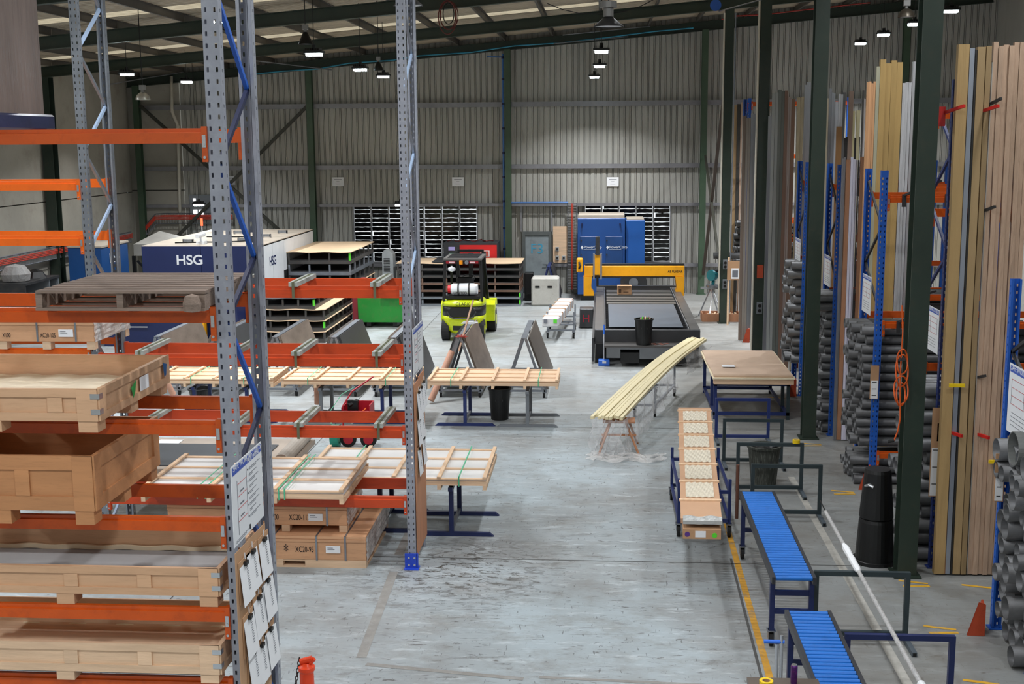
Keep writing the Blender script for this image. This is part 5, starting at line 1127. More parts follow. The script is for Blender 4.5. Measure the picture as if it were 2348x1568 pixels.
for x0 in (-.72, .10):
    d_ = B('door', MB().box(x0, x0 + .55, DY - .03, DY, .95, 2.08), M('collector_door_blue', '#1b4379', .42, dirt=('#2a3550', .4, 3)), t, bev=.008)
    text('PowerCorp', (x0 + .12, DY - .032, 1.70), (1, 0, 0), (0, 0, 1), .12, m_white, d_, off=.004); B('logo_mark', MB().prism([(x0 + .02, 1.73), (x0 + .065, 1.79), (x0 + .11, 1.73), (x0 + .065, 1.67)], 'y', DY - .037, DY - .032), m_white, d_)
    B('small_print', MB().box(x0 + .12, x0 + .5, DY - .036, DY - .032, 1.655, 1.668), m_white, d_)
    for z in (1.1, 1.5, 1.95): B('latch', MB().cyl((x0 + .04, DY - .05, z), (x0 + .04, DY - .03, z), .022, n=8), m_dsteel, d_)
for x in (-.66, .56): B('lifting_eye', MB().cyl((x, DY - .05, 2.48), (x, DY, 2.48), .03, n=8).box(x - .01, x + .01, DY - .04, DY, 2.35, 2.48), m_navy, t)
B('waste_hopper', MB().box(-.7, .6, DY + .1, 40.8, 0, .2), m_black, t); B('blower', MB().cyl((1.0, DY - .25, .62), (1.0, DY + .1, .62), .42, n=30), m_dsteel, t); B('blower_hub', MB().cyl((1.0, DY - .27, .62), (1.0, DY - .25, .62), .15, n=18), m_galv, t)
# board with isolators, vertical cable ladder
t = T('switch_board', 'plywood board with three isolator switches on the wall beside the door', 'switch board', (-1.43, YW - .15, 1.05))
B('board', MB().box(-1.66, -1.18, YW - .2, YW - .17, 1.05, 2.28), m_pine, t)
for x, z in ((-1.52, 1.52), (-1.52, 1.22), (-1.30, 1.22)): s_ = B('isolator', MB().box(x - .055, x + .055, YW - .28, YW - .2, z - .07, z + .07), M('pale_grey_metal', '#a7acae', .45), t); B('switch_knob', MB().cyl((x, YW - .31, z), (x, YW - .28, z), .035, n=12), m_dsteel, s_)
ladder('cable_ladder', 'vertical cable ladder with red cables between the door and the dust collector', [(-1.16, YW - .3, .15), (-1.16, YW - .3, 3.05)], (1, 0, 0), .30, 2)
t = T('concrete_block', 'white painted concrete block with two lifting slots by the door', 'block', (-1.8, 38.3, 0))
B('block_body', MB().box(-2.22, -1.36, 38.05, 38.75, 0, .90), M('chipped_white_concrete', '#b9b7b0', .8, var=.08, dirt=('#7a6a5c', .35, 5), bump=.4), t, bev=.05)
for x in (-2.03, -1.64): B('lifting_slot', MB().box(x - .07, x + .07, 38.03, 38.051, .58, .64), m_black, t)
t = T('black_cabinet', 'narrow black cabinet at the right end of the wide cassette stack', 'cabinet', (-2.38, 39.6, 0)); B('cabinet_body', MB().box(-2.52, -2.24, 39.35, 39.85, 0, .9), m_black, t, bev=.02); B('cabinet_front', MB().box(-2.49, -2.27, 39.34, 39.35, .05, .85), m_rub, t)
# power supply with red letter
t = T('plasma_power_supply', 'dark power supply box with a red letter at the side of the plasma table', 'power supply', (-.42, 33.7, 0)); B('case', MB().box(-.62, -.24, 33.5, 34.0, .02, .55), m_pt, t, bev=.015); text('H', (-.55, 33.5, .18), (1, 0, 0), (0, 0, 1), .3, M('dark_red_letter', '#a12034', .5), t)
# blue broom box at the front corner
t = T('floor_scraper', 'blue handled broom with a blue box head at the front corner of the plasma table', 'broom', at(1385, 838, Z=0)); p = at(1385, 838, Z=0)
B('broom_head', MB().box(p.x - .13, p.x + .13, p.y - .05, p.y + .15, 0, .14), M('bright_blue_plastic', '#2f6ad0', .4), t, bev=.01); B('broom_label', MB().box(p.x - .04, p.x + .05, p.y - .055, p.y - .05, .06, .11), m_white, t); q = at(1385, 757, Y=28.1)
B('broom_handle', MB().cyl((p.x, p.y + .05, .14), (q.x, p.y + .2, .70), .018, n=8), m_alum, t); B('broom_grip', MB().cyl((q.x, p.y + .2, .70), (q.x, p.y + .25, .92), .02, n=8), MATS['bright_blue_plastic'], t)

# ---------------- trolleys ----------------
def caster(X, Y, parent, r=.075, fork=m_galv, w=.04, top=None):
    c_ = B('caster', MB().cyl((X - w / 2, Y, r), (X + w / 2, Y, r), r, n=18), m_rub, parent); h = (top or 2 * r + .03)
    B('caster_fork', MB().box(X - w / 2 - .012, X - w / 2 - .004, Y - .03, Y + .04, r, h).box(X + w / 2 + .004, X + w / 2 + .012, Y - .03, Y + .04, r, h).box(X - .045, X + .045, Y - .045, Y + .055, h - .01, h), fork, c_); return c_
def frame_trolley(label, x0, x1, y0, y1, zt, mat, posth=0, group=None, skew=0.0, t_=.04):
    t = T('stock_trolley', label, 'trolley', ((x0 + x1) / 2, (y0 + y1) / 2, 0), group); K = lambda x, y: x + skew * (y - y0)
    for (x, y) in ((x0, y0), (x1, y0), (x0, y1), (x1, y1)):
        caster(K(x, y), y, t)
        B('post', MB().box(K(x, y) - t_ / 2, K(x, y) + t_ / 2, y - t_ / 2, y + t_ / 2, .18, zt + posth), mat, t)
    for z in (.22, zt - .05):
        for x in (x0, x1): B('long_rail', MB().bar((K(x, y0), y0, z), (K(x, y1), y1, z), t_, t_), mat, t)
        for y in (y0, y1): B('cross_rail', MB().bar((K(x0, y), y, z), (K(x1, y), y, z), t_, t_), mat, t)
    return t
frame_trolley('galvanised trolley carrying a white taped parcel, right of the A-frames', -1.43, -.74, 31.8, 33.3, .42, m_galv, .28)
t = T('white_parcel', 'long white wrapped parcel with brown tape bands on the galvanised trolley', 'parcel', (-1.1, 33.2, .40)); a0 = (-1.55, -1.12); a1 = (-1.25, -.72)
PQ = lambda u, v: (a0[0] + (a1[0] - a0[0]) * v + (a0[1] - a0[0]) * u, 31.15 + 4.0 * v)
wp = MB(); vs = []
for v in (0, 1):
    (xa, y), (xb, _) = PQ(0, v), PQ(1, v); vs += [(xa, y, .40), (xb, y, .40), (xb, y, .64), (xa, y, .64)]
B('parcel_body', wp.add(vs, [(0, 1, 2, 3), (7, 6, 5, 4), (0, 4, 5, 1), (1, 5, 6, 2), (2, 6, 7, 3), (3, 7, 4, 0)]), M('crinkled_white_wrap', '#c6c6c8', .5, bump=.5, bscale=6), t, bev=.03)
for k in range(6):
    v = .08 + .17 * k; (xa, y), (xb, _) = PQ(0, v), PQ(1, v); B('tape_band', MB().box(xa - .01, xb + .01, y, y + .06, .395, .652), m_card, t)
for dx, mm in ((.05, m_print), (.30, m_gtape)): B('end_label', MB().box(a0[0] + dx, a0[0] + dx + .09, 31.13, 31.149, .50, .60), mm, t)
# long carton with window film on a blue trolley
f2 = frame_trolley('dark blue trolley under the long brown carton in the aisle', 1.02, 1.68, 15.65, 17.3, .66, m_dblue, .12)
B('tie_rod', MB().cyl((1.76, 15.5, .3), (1.76, 15.5, 1.02), .022, n=8), M('rusty_tube', '#5d3a2c', .6), f2)
t = T('long_carton', 'long brown carton with clear windows and timber battens lying on the blue trolley', 'carton', (1.35, 16.5, .66))
def CP(u, v): return (1.16 - .2 * (1 - v) * 1.25 - .0 + (.47 + .05 * v) * u + (.09 * v), 13.55 + 6.15 * v)
def cslab(b, u0, u1, v0, v1, z0, z1):
    vs = []
    for v in (v0, v1):
        (xa, y), (xb, _) = CP(u0, v), CP(u1, v); vs += [(xa, y, z0), (xb, y, z0), (xb, y, z1), (xa, y, z1)]
    return b.add(vs, [(0, 1, 2, 3), (7, 6, 5, 4), (0, 4, 5, 1), (1, 5, 6, 2), (2, 6, 7, 3), (3, 7, 4, 0)])
B('lower_box', cslab(MB(), .05, .97, .0, .98, .665, .78), m_card, t); B('upper_box', cslab(MB(), 0, 1, .035, 1, .78, .84), M('light_cardboard', '#c49c7c', .75, var=.05), t)
m_cf = film('crinkled_white_film', '#efe6d2', .6, .25, .35, 14)
for k in range(6):
    v0 = .16 + .135 * k; w_ = B('window_film', MB().slab(lambda u, v: (*CP(.14 + .72 * u, v0 + .012 + .105 * v), .85 + .006 * math.sin(u * 29 + v * 17 + k)), 14, 10, .006), m_cf, t)
for k in range(7): v0 = .145 + .135 * k; B('batten', cslab(MB(), -.03, 1.03, v0, v0 + .008, .84, .862), m_piney, t)
B('film_bundle', MB().slab(lambda u, v: (*CP(.05 + .95 * u, .005 + .03 * v), .87 + .02 * math.sin(u * 11) * math.sin(v * 9)), 14, 6, .04), M('grey_crinkled_film', '#aeb0ae', .35, bump=.6, bscale=12), t)
(xa, y_), (xb, _) = CP(.05, 0), CP(.97, 0)
B('paper_label', MB().box(xa + .14, xa + .26, y_ - .004, y_ - .001, .685, .76), m_paper, t)
def disc(x, y, z, r, n=10): return MB().cyl((x, y - .004, z), (x, y - .001, z), r, n=n)
B('purple_mark', disc(xa + .05, y_, .72, .03), M('purple_spray', '#553083', .6), t); B('green_mark', disc(xa + .36, y_, .71, .03), m_gtape, t)
# profile pack bending over a trolley
frame_trolley('galvanised trolley under the drooping cream profiles', .62, 1.0, 22.7, 24.6, .74, m_galv, 0, skew=.25)
m_creamp = M('cream_profile_paint', '#e9dcb2', .5, var=.06, rnd=.08)
def prof_path(s, off):      # s 0..1 near end to far end
    X = .08 + 1.98 * s + off; Y = 19.8 + 6.4 * s - .12 * off; Z = .60 + .32 * math.sin(min(1, s * 1.25) * math.pi / 2) - .03 * s
    return Vector((X, Y, Z))
for k in range(9):
    off = -.24 + .06 * k; dz = R_.choice((0, .0, .018)); sh = R_.uniform(-.02, .02); w2 = .026
    b = MB(); n = 12; vs = []
    for i in range(n + 1):
        p = prof_path(max(0, i / n + sh * (1 if i in (0, n) else 0)), off * (1 - .25 * i / n)); wob = .012 * math.sin(i * 1.7 + k)
        vs += [(p.x - w2, p.y + .0, p.z + dz), (p.x + w2, p.y, p.z + dz), (p.x + w2, p.y, p.z + .05 + dz), (p.x - w2, p.y, p.z + .05 + dz)]
    fs = [(4 * i + j, 4 * i + (j + 1) % 4, 4 * i + 4 + (j + 1) % 4, 4 * i + 4 + j) for i in range(n) for j in range(4)] + [(3, 2, 1, 0), (4 * n, 4 * n + 1, 4 * n + 2, 4 * n + 3)]
    B('cream_profile', b.add(vs, fs), m_creamp, label='%s cream profile from left in the drooping bundle over the galvanised trolley' % ('first', 'second', 'third', 'fourth', 'fifth', 'sixth', 'seventh', 'eighth', 'ninth')[k], cat='profile', group='cream profiles in the drooping bundle')
def draped(u, v):
    s = .0 + .5 * u; p = prof_path(s, .27 + .03 * math.sin(u * 40)); dz = p.z * v * (0.95 - .55 * u)
    return (p.x + .05 * math.sin(u * 23 + v * 5) * v + .05 * v, p.y - .08 * v + .05 * math.sin(v * 9 + u * 30) * v, max(.01, p.z - dz))
fo = T('draped_film', 'clear plastic film hanging crumpled from the cream profiles to the floor', 'plastic film', (.5, 20.5, 0))
B('film_fold', MB().grid(draped, 50, 12), m_film, fo, smooth=True)
B('film_fold', MB().grid(lambda u, v: ((prof_path(0, -.27 + .54 * u)).x + .04 * math.sin(v * 8 + u * 20), 19.78 - .12 * v + .06 * math.sin(u * 25), max(.01, .6 * (1 - v) + .0)), 24, 12), m_film, fo, smooth=True)
B('film_fold', MB().grid(lambda u, v: (-.2 + 1.2 * u + .08 * math.sin(v * 12), 19.35 + .45 * v + .08 * math.sin(u * 14), .01 + .05 * abs(math.sin(u * 17) * math.sin(v * 7))), 36, 12), m_film2, fo, smooth=True)
B('film_fold', MB().grid(lambda u, v: (1.75 + .55 * u, 25.0 + .6 * u + .05 * math.sin(v * 13), .85 - .5 * v * (1 - u * .4) + .02 * math.sin(u * 20)), 16, 10), m_film, fo, smooth=True)
tr_ = T('timber_trestle', 'small timber trestle inside the film under the near end of the cream profiles', 'trestle', (.25, 20.2, 0))
for (xa, ya, xb, yb) in ((-.05, 19.75, .15, 20.05), (.62, 19.85, .4, 20.1), (-.02, 20.5, .15, 20.2), (.62, 20.6, .45, 20.25)): B('leg', MB().bar((xa, ya, 0), (xb, yb, .5), .035, .02), M('reddish_timber', '#b07d5c', .7, stretch=(5, 5, .6)), tr_)
B('rail', MB().box(.0, .58, 20.0, 20.03, .28, .31), MATS['reddish_timber'], tr_); B('top_plank', MB().box(0.02, .56, 19.98, 20.3, .5, .53), MATS['reddish_timber'], tr_)
# steel portal frames, one after the other
def portal(label, x0, x1, y, mat, zt=.75, t_=.05, feet=.55):
    t = T('portal_frame', label, 'steel frame', ((x0 + x1) / 2, y, 0), 'steel portal frames beside the aisle')
    B('top_rail', MB().box(x0, x1, y - t_ / 2, y + t_ / 2, zt - t_, zt), mat, t); B('bottom_rail', MB().box(x0, x1, y - t_ / 2, y + t_ / 2, .05, .05 + t_), mat, t)
    for x in (x0, x1 - t_): B('upright', MB().box(x, x + t_, y - t_ / 2, y + t_ / 2, .05 + t_, zt - t_), mat, t)
    for x in (x0, x1 - t_):
        f = B('foot', MB().box(x, x + t_, y - feet * .75, y + feet * .25, 0.0, .05), M('foot_grey_blue', '#4a545c', .5), t); B('foot_end', MB().box(x + .008, x + t_ - .008, y - feet * .75 - .002, y - feet * .75, .008, .042), m_black, f)
    return t
P_ = [(1.96, 2.90, 20.9, m_dblue, 'blue steel portal frame just in front of the sheet table'), (1.94, 2.90, 19.32, m_frame, 'dark steel portal frame second from the sheet table'), (1.99, 2.97, 17.76, m_frame, 'dark steel portal frame carrying the yellow tape roll'),
      (2.06, 3.03, 16.55, m_frame, 'dark steel portal frame just beyond the first blue roller conveyor'), (2.21, 3.19, 12.34, m_frame, 'dark steel portal frame between the two roller conveyors'), (2.21, 3.19, 10.7, m_navy, 'navy steel portal frame nearest at the bottom right')]
for x0, x1, y, mm, l in P_: portal(l, x0, x1, y, mm)
def tape_roll(label, p, r=.055, r2=.035, h=.05):
    p = Vector(p); t = T('tape_roll', label, 'tape', p); B('tape', MB().pipe(p, p + Vector((0, 0, h)), r, r - r2, 24), M('yellow_tape', '#e8c514', .45), t); B('tape_core', MB().pipe(p, p + Vector((0, 0, h - .002)), r2, .004, 20), m_card, t); return t
tape_roll('yellow tape roll lying on top of a portal frame', (at(1826, 1013, Z=.77).x, 17.76, .75))
tb = T('sheet_table', 'steel table carrying a timber pallet and brown papered sheets, right of the plasma table', 'table', (2.8, 23.6, 0))
for x in (2.08, 3.42):
    for y in (22.5, 23.2, 24.9): B('leg', MB().box(x, x + .06, y, y + .06, 0, .70), m_dblue if x < 3 else m_frame, tb)
for y in (22.5, 24.9): B('cross_rail', MB().box(2.08, 3.48, y, y + .06, .64, .70).box(2.08, 3.48, y, y + .06, .08, .14), m_dblue, tb)
for x in (2.08, 3.42): B('long_rail', MB().box(x, x + .06, 22.5, 24.96, .08, .12), m_dblue, tb)
sp_ = T('papered_sheet_pack', 'brown papered sheet pack on a timber pallet, on the steel table', 'sheet pack', (2.8, 23.6, .70))
B('pallet_board', MB().box(2.06, 3.52, 22.35, 22.45, .70, .80).box(2.06, 3.52, 25.0, 25.1, .70, .80), m_pine, sp_)
for k in range(6): B('pallet_bearer', MB().box(2.08 + k * .27, 2.14 + k * .27, 22.46, 25.0, .72, .80), m_pine, sp_)
B('plywood_sheet', MB().box(2.04, 3.54, 22.32, 25.2, .80, .825), m_cream, sp_); B('kraft_paper', MB().slab(lambda u, v: (2.06 + 1.44 * u + .01 * math.sin(v * 9), 22.42 + 2.75 * v, .85 + .01 * math.sin(u * 8 + v * 3) * (1 - v)), 12, 12, .02), m_tanpaper, sp_); B('paper_fold', MB().cyl((2.07, 22.42, .85), (3.5, 22.42, .85), .035, n=10), m_tanpaper, sp_)
p = at(1670, 839, Z=.87); B('paper_note', MB().box(p.x - .12, p.x + .12, p.y - .1, p.y + .1, .868, .873), m_paper, sp_)
# roller conveyors
m_roll = M('blue_roller', '#1a6bc2', .38, var=.06, dirt=('#1a3f70', .35, 6)); m_crail = M('conveyor_rail', '#35373c', .45, .2)
def conveyor(label, x0, x1, y0, y1, z, legs):
    t = T('roller_conveyor', label, 'conveyor', ((x0 + x1) / 2, (y0 + y1) / 2, 0), 'blue roller conveyors')
    for x in (x0 - .035, x1): B('side_rail', MB().box(x, x + .035, y0 - .04, y1 + .04, z - .075, z + .0), m_crail, t)
    n = int((y1 - y0) / .0765); r = MB().cyl((x0 + .003, 0, 0), (x1 - .003, 0, 0), .025, n=12); first = None
    for k in range(n + 1):
        y = y0 + (y1 - y0) * k / n
        if first is None:
            b = MB().cyl((x0 + .003, y, z - .022), (x1 - .003, y, z - .022), .025, n=12); first = B('roller', b, m_roll, t, smooth=False); yf = y
        else:
            c_ = first.copy(); COL.objects.link(c_); c_.parent = t; c_.location = (0, y - yf, 0)
    for y in legs:
        for x in (x0 - .03, x1 - .01): B('leg', MB().box(x, x + .05, y - .03, y + .03, .16, z - .075), m_navy, t); caster(x + .025, y, t, .07)
        B('cross_rail', MB().box(x0 + .02, x1 - .01, y - .02, y + .02, z - .25, z - .20).box(x0 + .02, x1 - .01, y - .02, y + .02, .35, .40), m_navy, t)
    return t
conveyor('farther blue roller conveyor on castors beside the yellow floor line', 1.765, 2.14, 12.02, 15.02, .80, (12.15, 14.8))
conveyor('nearer blue roller conveyor at the bottom of the picture', 1.765, 2.125, 7.4, 11.08, .80, (10.9, 8.4))
# roller stand with blue clamp bar
t = T('bar_stand', 'two bright steel tubes with a blue clamp beside the near conveyor', 'stand', (1.62, 10.7, 0))
p0, p1 = at(1797, 1432, Y=10.55), at(1795, 1568, Y=10.2)
B('stand_tube', MB().cyl((1.575, 10.45, 0), (1.575, 10.5, .72), .017, n=12), m_alum, t); B('stand_tube', MB().cyl((1.615, 10.45, 0), (1.615, 10.5, .80), .015, n=12), m_alum, t)
B('clamp_bar', MB().cyl((1.46, 10.5, .74), (1.64, 10.5, .74), .018, n=10), M('bright_blue_plastic', '#2f6ad0', .4), t); B('stand_foot', MB().box(1.5, 1.7, 10.3, 10.6, 0, .02), m_dsteel, t)
# workbench corner, tape roll and can in the foreground
t = T('workbench', 'brown metal bench top corner at the bottom edge', 'bench', (1.3, 8.7, 0)); p = at(1712, 1552, Z=.9); q = at(1850, 1550, Z=.9)
B('bench_top', MB().box(p.x, q.x + .08, p.y - 1.2, p.y, .86, .9), M('scuffed_brown_steel', '#6f655d', .4, .4, var=.2), t)
for x in (p.x + .03, q.x): 
    for y in (p.y - 1.15, p.y - .1): B('leg', MB().box(x, x + .05, y, y + .05, 0, .86), m_dsteel, t)
q = at(1757, 1568, Z=.92); tape_roll('yellow tape roll on the brown bench corner', (q.x, q.y, .901), .055, .033)
q = at(1820, 1568, Y=9.3); t = T('drink_can', 'tall purple drink can standing on the brown bench corner', 'can', (q.x, 9.3, .901)); zc = .901
B('can_body', MB().lathe([(.024, 0), (.027, .01), (.027, .145), (.022, .158), (.001, .158)], (q.x, 9.3, zc), 20), M('purple_can', '#4b1c63', .3, .3, var=.5, scale=12, dirt=('#8e2a6a', .8, 20)), t, smooth=True); B('can_lid', MB().cyl((q.x, 9.3, zc + .158), (q.x, 9.3, zc + .162), .022, n=18), m_chrome, t)
# orange bollard with chain
t = T('bollard', 'orange plastic bollard with a black chain at the bottom edge', 'bollard', (-2.5, 9.9, 0)); q = at(703, 1535, Y=9.75); bx, by, bz = q.x, 9.75, q.z
m_bol = M('fluorescent_orange_plastic', '#f0481a', .35)
B('bollard_post', MB().lathe([(.19, 0), (.19, .03), (.07, .06), (.06, bz - .02), (.072, bz), (.072, bz + .03), (.05, bz + .045), (.03, bz + .06), (.001, bz + .06)], (bx, by, 0), 26), m_bol, t, smooth=False)
B('bollard_head', MB().cyl((bx - .05, by, bz + .07), (bx + .05, by, bz + .1), .028, n=12).cyl((bx + .03, by, bz + .06), (bx + .07, by, bz + .10), .02, n=10), m_bol, t)
ch = MB()
for k in range(14):
    cx_ = bx - .06 - .006 * k if k < 6 else bx - .096 - .004 * (k - 6); cz = bz + .09 - .034 * k
    a = [(cx_ + (.011 * math.cos(q_) if k % 2 else .002 * math.cos(q_)), by + (0 if k % 2 else .011 * math.cos(q_)), cz + .021 * math.sin(q_)) for q_ in [2 * math.pi * i / 10 for i in range(11)]]
    ch.tube(a, .0042, 5)
c_ = B('chain', ch, m_black, t); c_['kind'] = 'stuff'
# long wrapped tube lying over the last two portal frames
pa, pb = at(1890, 1168, Z=.79), at(2112, 1568, Z=.80)
t = T('wrapped_tube', 'very long bright tube in clear film lying across the portal frames', 'tube', ((pa.x + pb.x) / 2, 12, .78))
d_ = (pb - pa); B('tube', MB().cyl(pa + d_ * .02, pb + d_ * .25, .016, n=12), M('bright_aluminium', '#c3c6cb'), t); B('film_wrap', MB().cyl(pa + d_ * .02, pb + d_ * .25, .021, n=12), m_film2, t)
B('paper_wrap', MB().tube([pa + d_ * (.27 + .02 * k) for k in range(10)], [.02, .036, .04, .036, .034, .038, .036, .034, .036, .02], 10), m_paper, t)
B('dark_end', MB().cyl(pa - d_ * .06 + Vector((0, 0, .02)), pa + d_ * .03, .008, n=8), m_black, t); B('tape_end', MB().cyl(pb + d_ * .0, pb + d_ * .03, .034, n=12), m_white, t)
# mitre saw on a folding stand, scrap tray
t = T('mitre_saw_stand', 'teal mitre saw on a silver folding stand behind the green columns', 'saw', (3.1, 35.6, 0))
for a, c in (((2.85, 36.1, 0), (3.15, 35.7, .85)), ((3.05, 35.0, 0), (3.2, 35.6, .85)), ((3.5, 35.2, 0), (3.2, 35.6, .85)), ((3.45, 36.2, 0), (3.15, 35.7, .85))): B('leg', MB().cyl(a, c, .022, n=8), m_alum, t)
B('stand_bar', MB().bar((2.85, 35.6, .88), (3.6, 35.6, .88), .08, .06), m_alum, t); B('saw_base', MB().cyl((3.2, 35.6, .91), (3.2, 35.6, .97), .2, n=18), m_galv, t)
B('saw_head', MB().cyl((3.13, 35.55, 1.25), (3.23, 35.65, 1.25), .16, n=18).bar((3.2, 35.6, .97), (3.25, 35.8, 1.3), .08, .08), M('teal_plastic', '#1a7580', .4), t); B('saw_motor', MB().cyl((3.2, 35.6, 1.35), (3.35, 35.6, 1.4), .06, n=12), m_black, t)
t = T('scrap_tray', 'low reddish timber tray of offcuts behind the fourth green column', 'tray', (3.2, 34.9, 0)); B('tray', MB().box(2.85, 3.95, 34.85, 34.89, 0, .22).box(2.85, 3.95, 35.5, 35.54, 0, .22).box(2.85, 2.89, 34.89, 35.5, 0, .22).box(3.91, 3.95, 34.89, 35.5, 0, .22).box(2.89, 3.91, 34.89, 35.5, 0, .03), M('reddish_timber', '#b07d5c'), t)
for k in range(12): B('offcut', MB().bar((2.95 + .08 * k, 34.95 + .04 * (k % 4), .14 + .02 * (k % 3)), (3.05 + .07 * k, 35.3, .17 + .03 * (k % 2)), .05, .03), m_piney, t)
# ---------------- storage racks along the right-hand side ----------------
XF = 4.04
def side_sign(label, y0, y1, z_t, z_b, X):
    t = T('load_sign', label, 'sign', (X, (y0 + y1) / 2, z_b), 'load signs on the blue racks'); W, H = y1 - y0, z_t - z_b
    B('board', MB().box(X - .004, X, y0, y1, z_b, z_t), m_white, t)
    F = lambda a0, a1, b0, b1, mt, nm: B(nm, MB().box(X - .006, X - .004, y1 - W * a1, y1 - W * a0, z_b + H * b0, z_b + H * b1), mt, t)
    F(.03, .97, .88, .975, m_bhead, 'header'); text('SAFE WORKING LOADS', (X - .006, y1 - W * .05, z_b + H * .91), (0, -1, 0), (0, 0, 1), W * .085, m_white, t, off=.001, ext=.0005)
    for k in range(4): F(.1, .9, .42 + k * .12, .426 + k * .12, m_redp, 'table_rule')
    for a in (.1, .5, .9): F(a - .003, a + .003, .42, .78, m_print, 'table_rule')
    for k in range(4): F(.12, .85, .12 + k * .06, .127 + k * .06, m_print, 'print_line')
    return t
def rack_frame(Y0, Y1, zt, label, beams, mat=m_blue, X=XF, L=2.7, arms=True, bfrom=.25):
    t = T('storage_rack', label, 'storage rack', (X + 1.3, (Y0 + Y1) / 2, 0), 'blue storage racks on the right')
    for XX, hs in ((X, True), (X + L, False)):
        post(XX, Y0, 0, zt, mat, t, .10, .07, holes=hs); post(XX, Y1, 0, zt, mat, t, .10, .07, rear=True, holes=hs)
    n = int(zt / .62); zs = [z_ for z_ in [.25 + (zt - .45) * k / n for k in range(n + 1)] if z_ >= bfrom]
    braces(X, Y0 + .05, Y1 - .05, zs, [m_dsteel if mat is m_blue else mat], t)
    for z in beams:
        for (YY, r) in ((Y0 - .005, False), (Y1 + .005, True)): beam(X + .05, X + L - .05, YY, z, .10, m_orange, t, rear=r, conn=(True, False))
        if arms and z > 1:
            for XX in (X + .25, X + .85, X + 1.45): B('support_arm', MB().box(XX, XX + .05, Y0 - .06, Y0 - .01, z - .16, z + .02).bar((XX + .02, Y0 - .03, z), (XX + .14, Y0 - .32, z + .10), .03, .03), m_dsteel, t)
    for YY in (Y0, Y1 - .07): B('post_foot', MB().box(X - .08, X + .08, YY - .03, YY + .1, 0, .012), mat, t)
    return t
rf = [(14.585, 15.65, 5.83, 'tall dark blue rack frame right of the thickest green column', (2.0 + .35, 4.3, 5.5), m_dblue), (18.04, 19.17, 4.71, 'blue rack with stacked tubes left of the thickest green column', (.56, 2.52, 4.35), m_blue), (21.34, 22.40, 4.72, 'blue rack with stacked tubes between the two thick green columns', (.62, 2.50, 4.35), m_blue),
      (24.70, 25.75, 4.70, 'blue rack left of the second thickest green column', (.6, 2.75, 4.3), m_blue), (34.8, 35.9, 6.25, 'far blue rack frame beside the fourth green column', (1.2, 2.9, 4.7, 6.15), m_blue), (28.6, 29.6, 4.2, 'dark rack of steel bars behind the third green column', (.6, 1.4, 2.9), m_dsteel)]
for (a, b_, zt, l, bs, mm) in rf: rack_frame(a, b_, zt, l, bs, mm, bfrom=2.3 if a < 30 else .25)
rack_frame(11.5, 12.78, 3.75, 'nearest blue rack with large tubes at the bottom right edge', (2.45,), m_blue, X=4.21, arms=False, bfrom=1.9)
a = at(2300, 640, Y=12.7)
side_sign('white load sign on the nearest blue rack at the right edge', 11.62, 12.55, 2.92, 2.22, 4.14)
side_sign('white load sign on the frame of the tube rack left of the thickest column', 18.35, 18.95, at(1986, 632, Y=18.6).z, at(1984, 718, Y=18.6).z, XF - .06)
side_sign('white load sign on the frame behind the second thickest column', 21.6, 22.25, at(1892, 586, Y=21.9).z, at(1890, 655, Y=21.9).z, XF - .06)
side_sign('white load sign on the frame left of the second thickest column', 24.95, 25.6, at(1820, 547, Y=25.2).z, at(1818, 608, Y=25.2).z, XF - .06)
side_sign('white load sign by the thickest column, partly hidden by it', 14.75, 15.5, at(2130, 705, Y=15).z, at(2128, 805, Y=15).z, XF - .03)
# orange post guards
for (x, y, l) in ((1817, 908, 'rusty orange post guard at the foot of the rack left of the second thickest column'), (1985, 1122, 'rusty orange post guard at the foot of the tube rack'), (2240, 1455, 'rusty orange post guard near the bottom right'), (1712, 785, 'small rusty orange post guard beside the third green column')):
    p = at(x, y, Z=0); t = T('post_guard', l, 'guard', p, None)
    B('guard_plate', MB().prism([(p.y - .02, 0), (p.y - .02, .3), (p.y + .08, .36), (p.y + .3, 0)], 'x', p.x + .05, p.x + .07), M('rusty_orange_paint', '#b04424', .55, dirt=('#5e2a1a', .5, 7)), t)
    B('guard_plate', MB().add([(p.x - .11, p.y - .03, 0), (p.x + .07, p.y - .03, 0), (p.x + .07, p.y - .02, .34), (p.x - .0, p.y - .02, .36)], [(0, 1, 2, 3)]).add([(p.x - .11, p.y - .01, 0), (p.x + .07, p.y - .01, 0), (p.x + .07, p.y - .0, .34), (p.x - .0, p.y - .0, .36)], [(3, 2, 1, 0)]), MATS['rusty_orange_paint'], t)
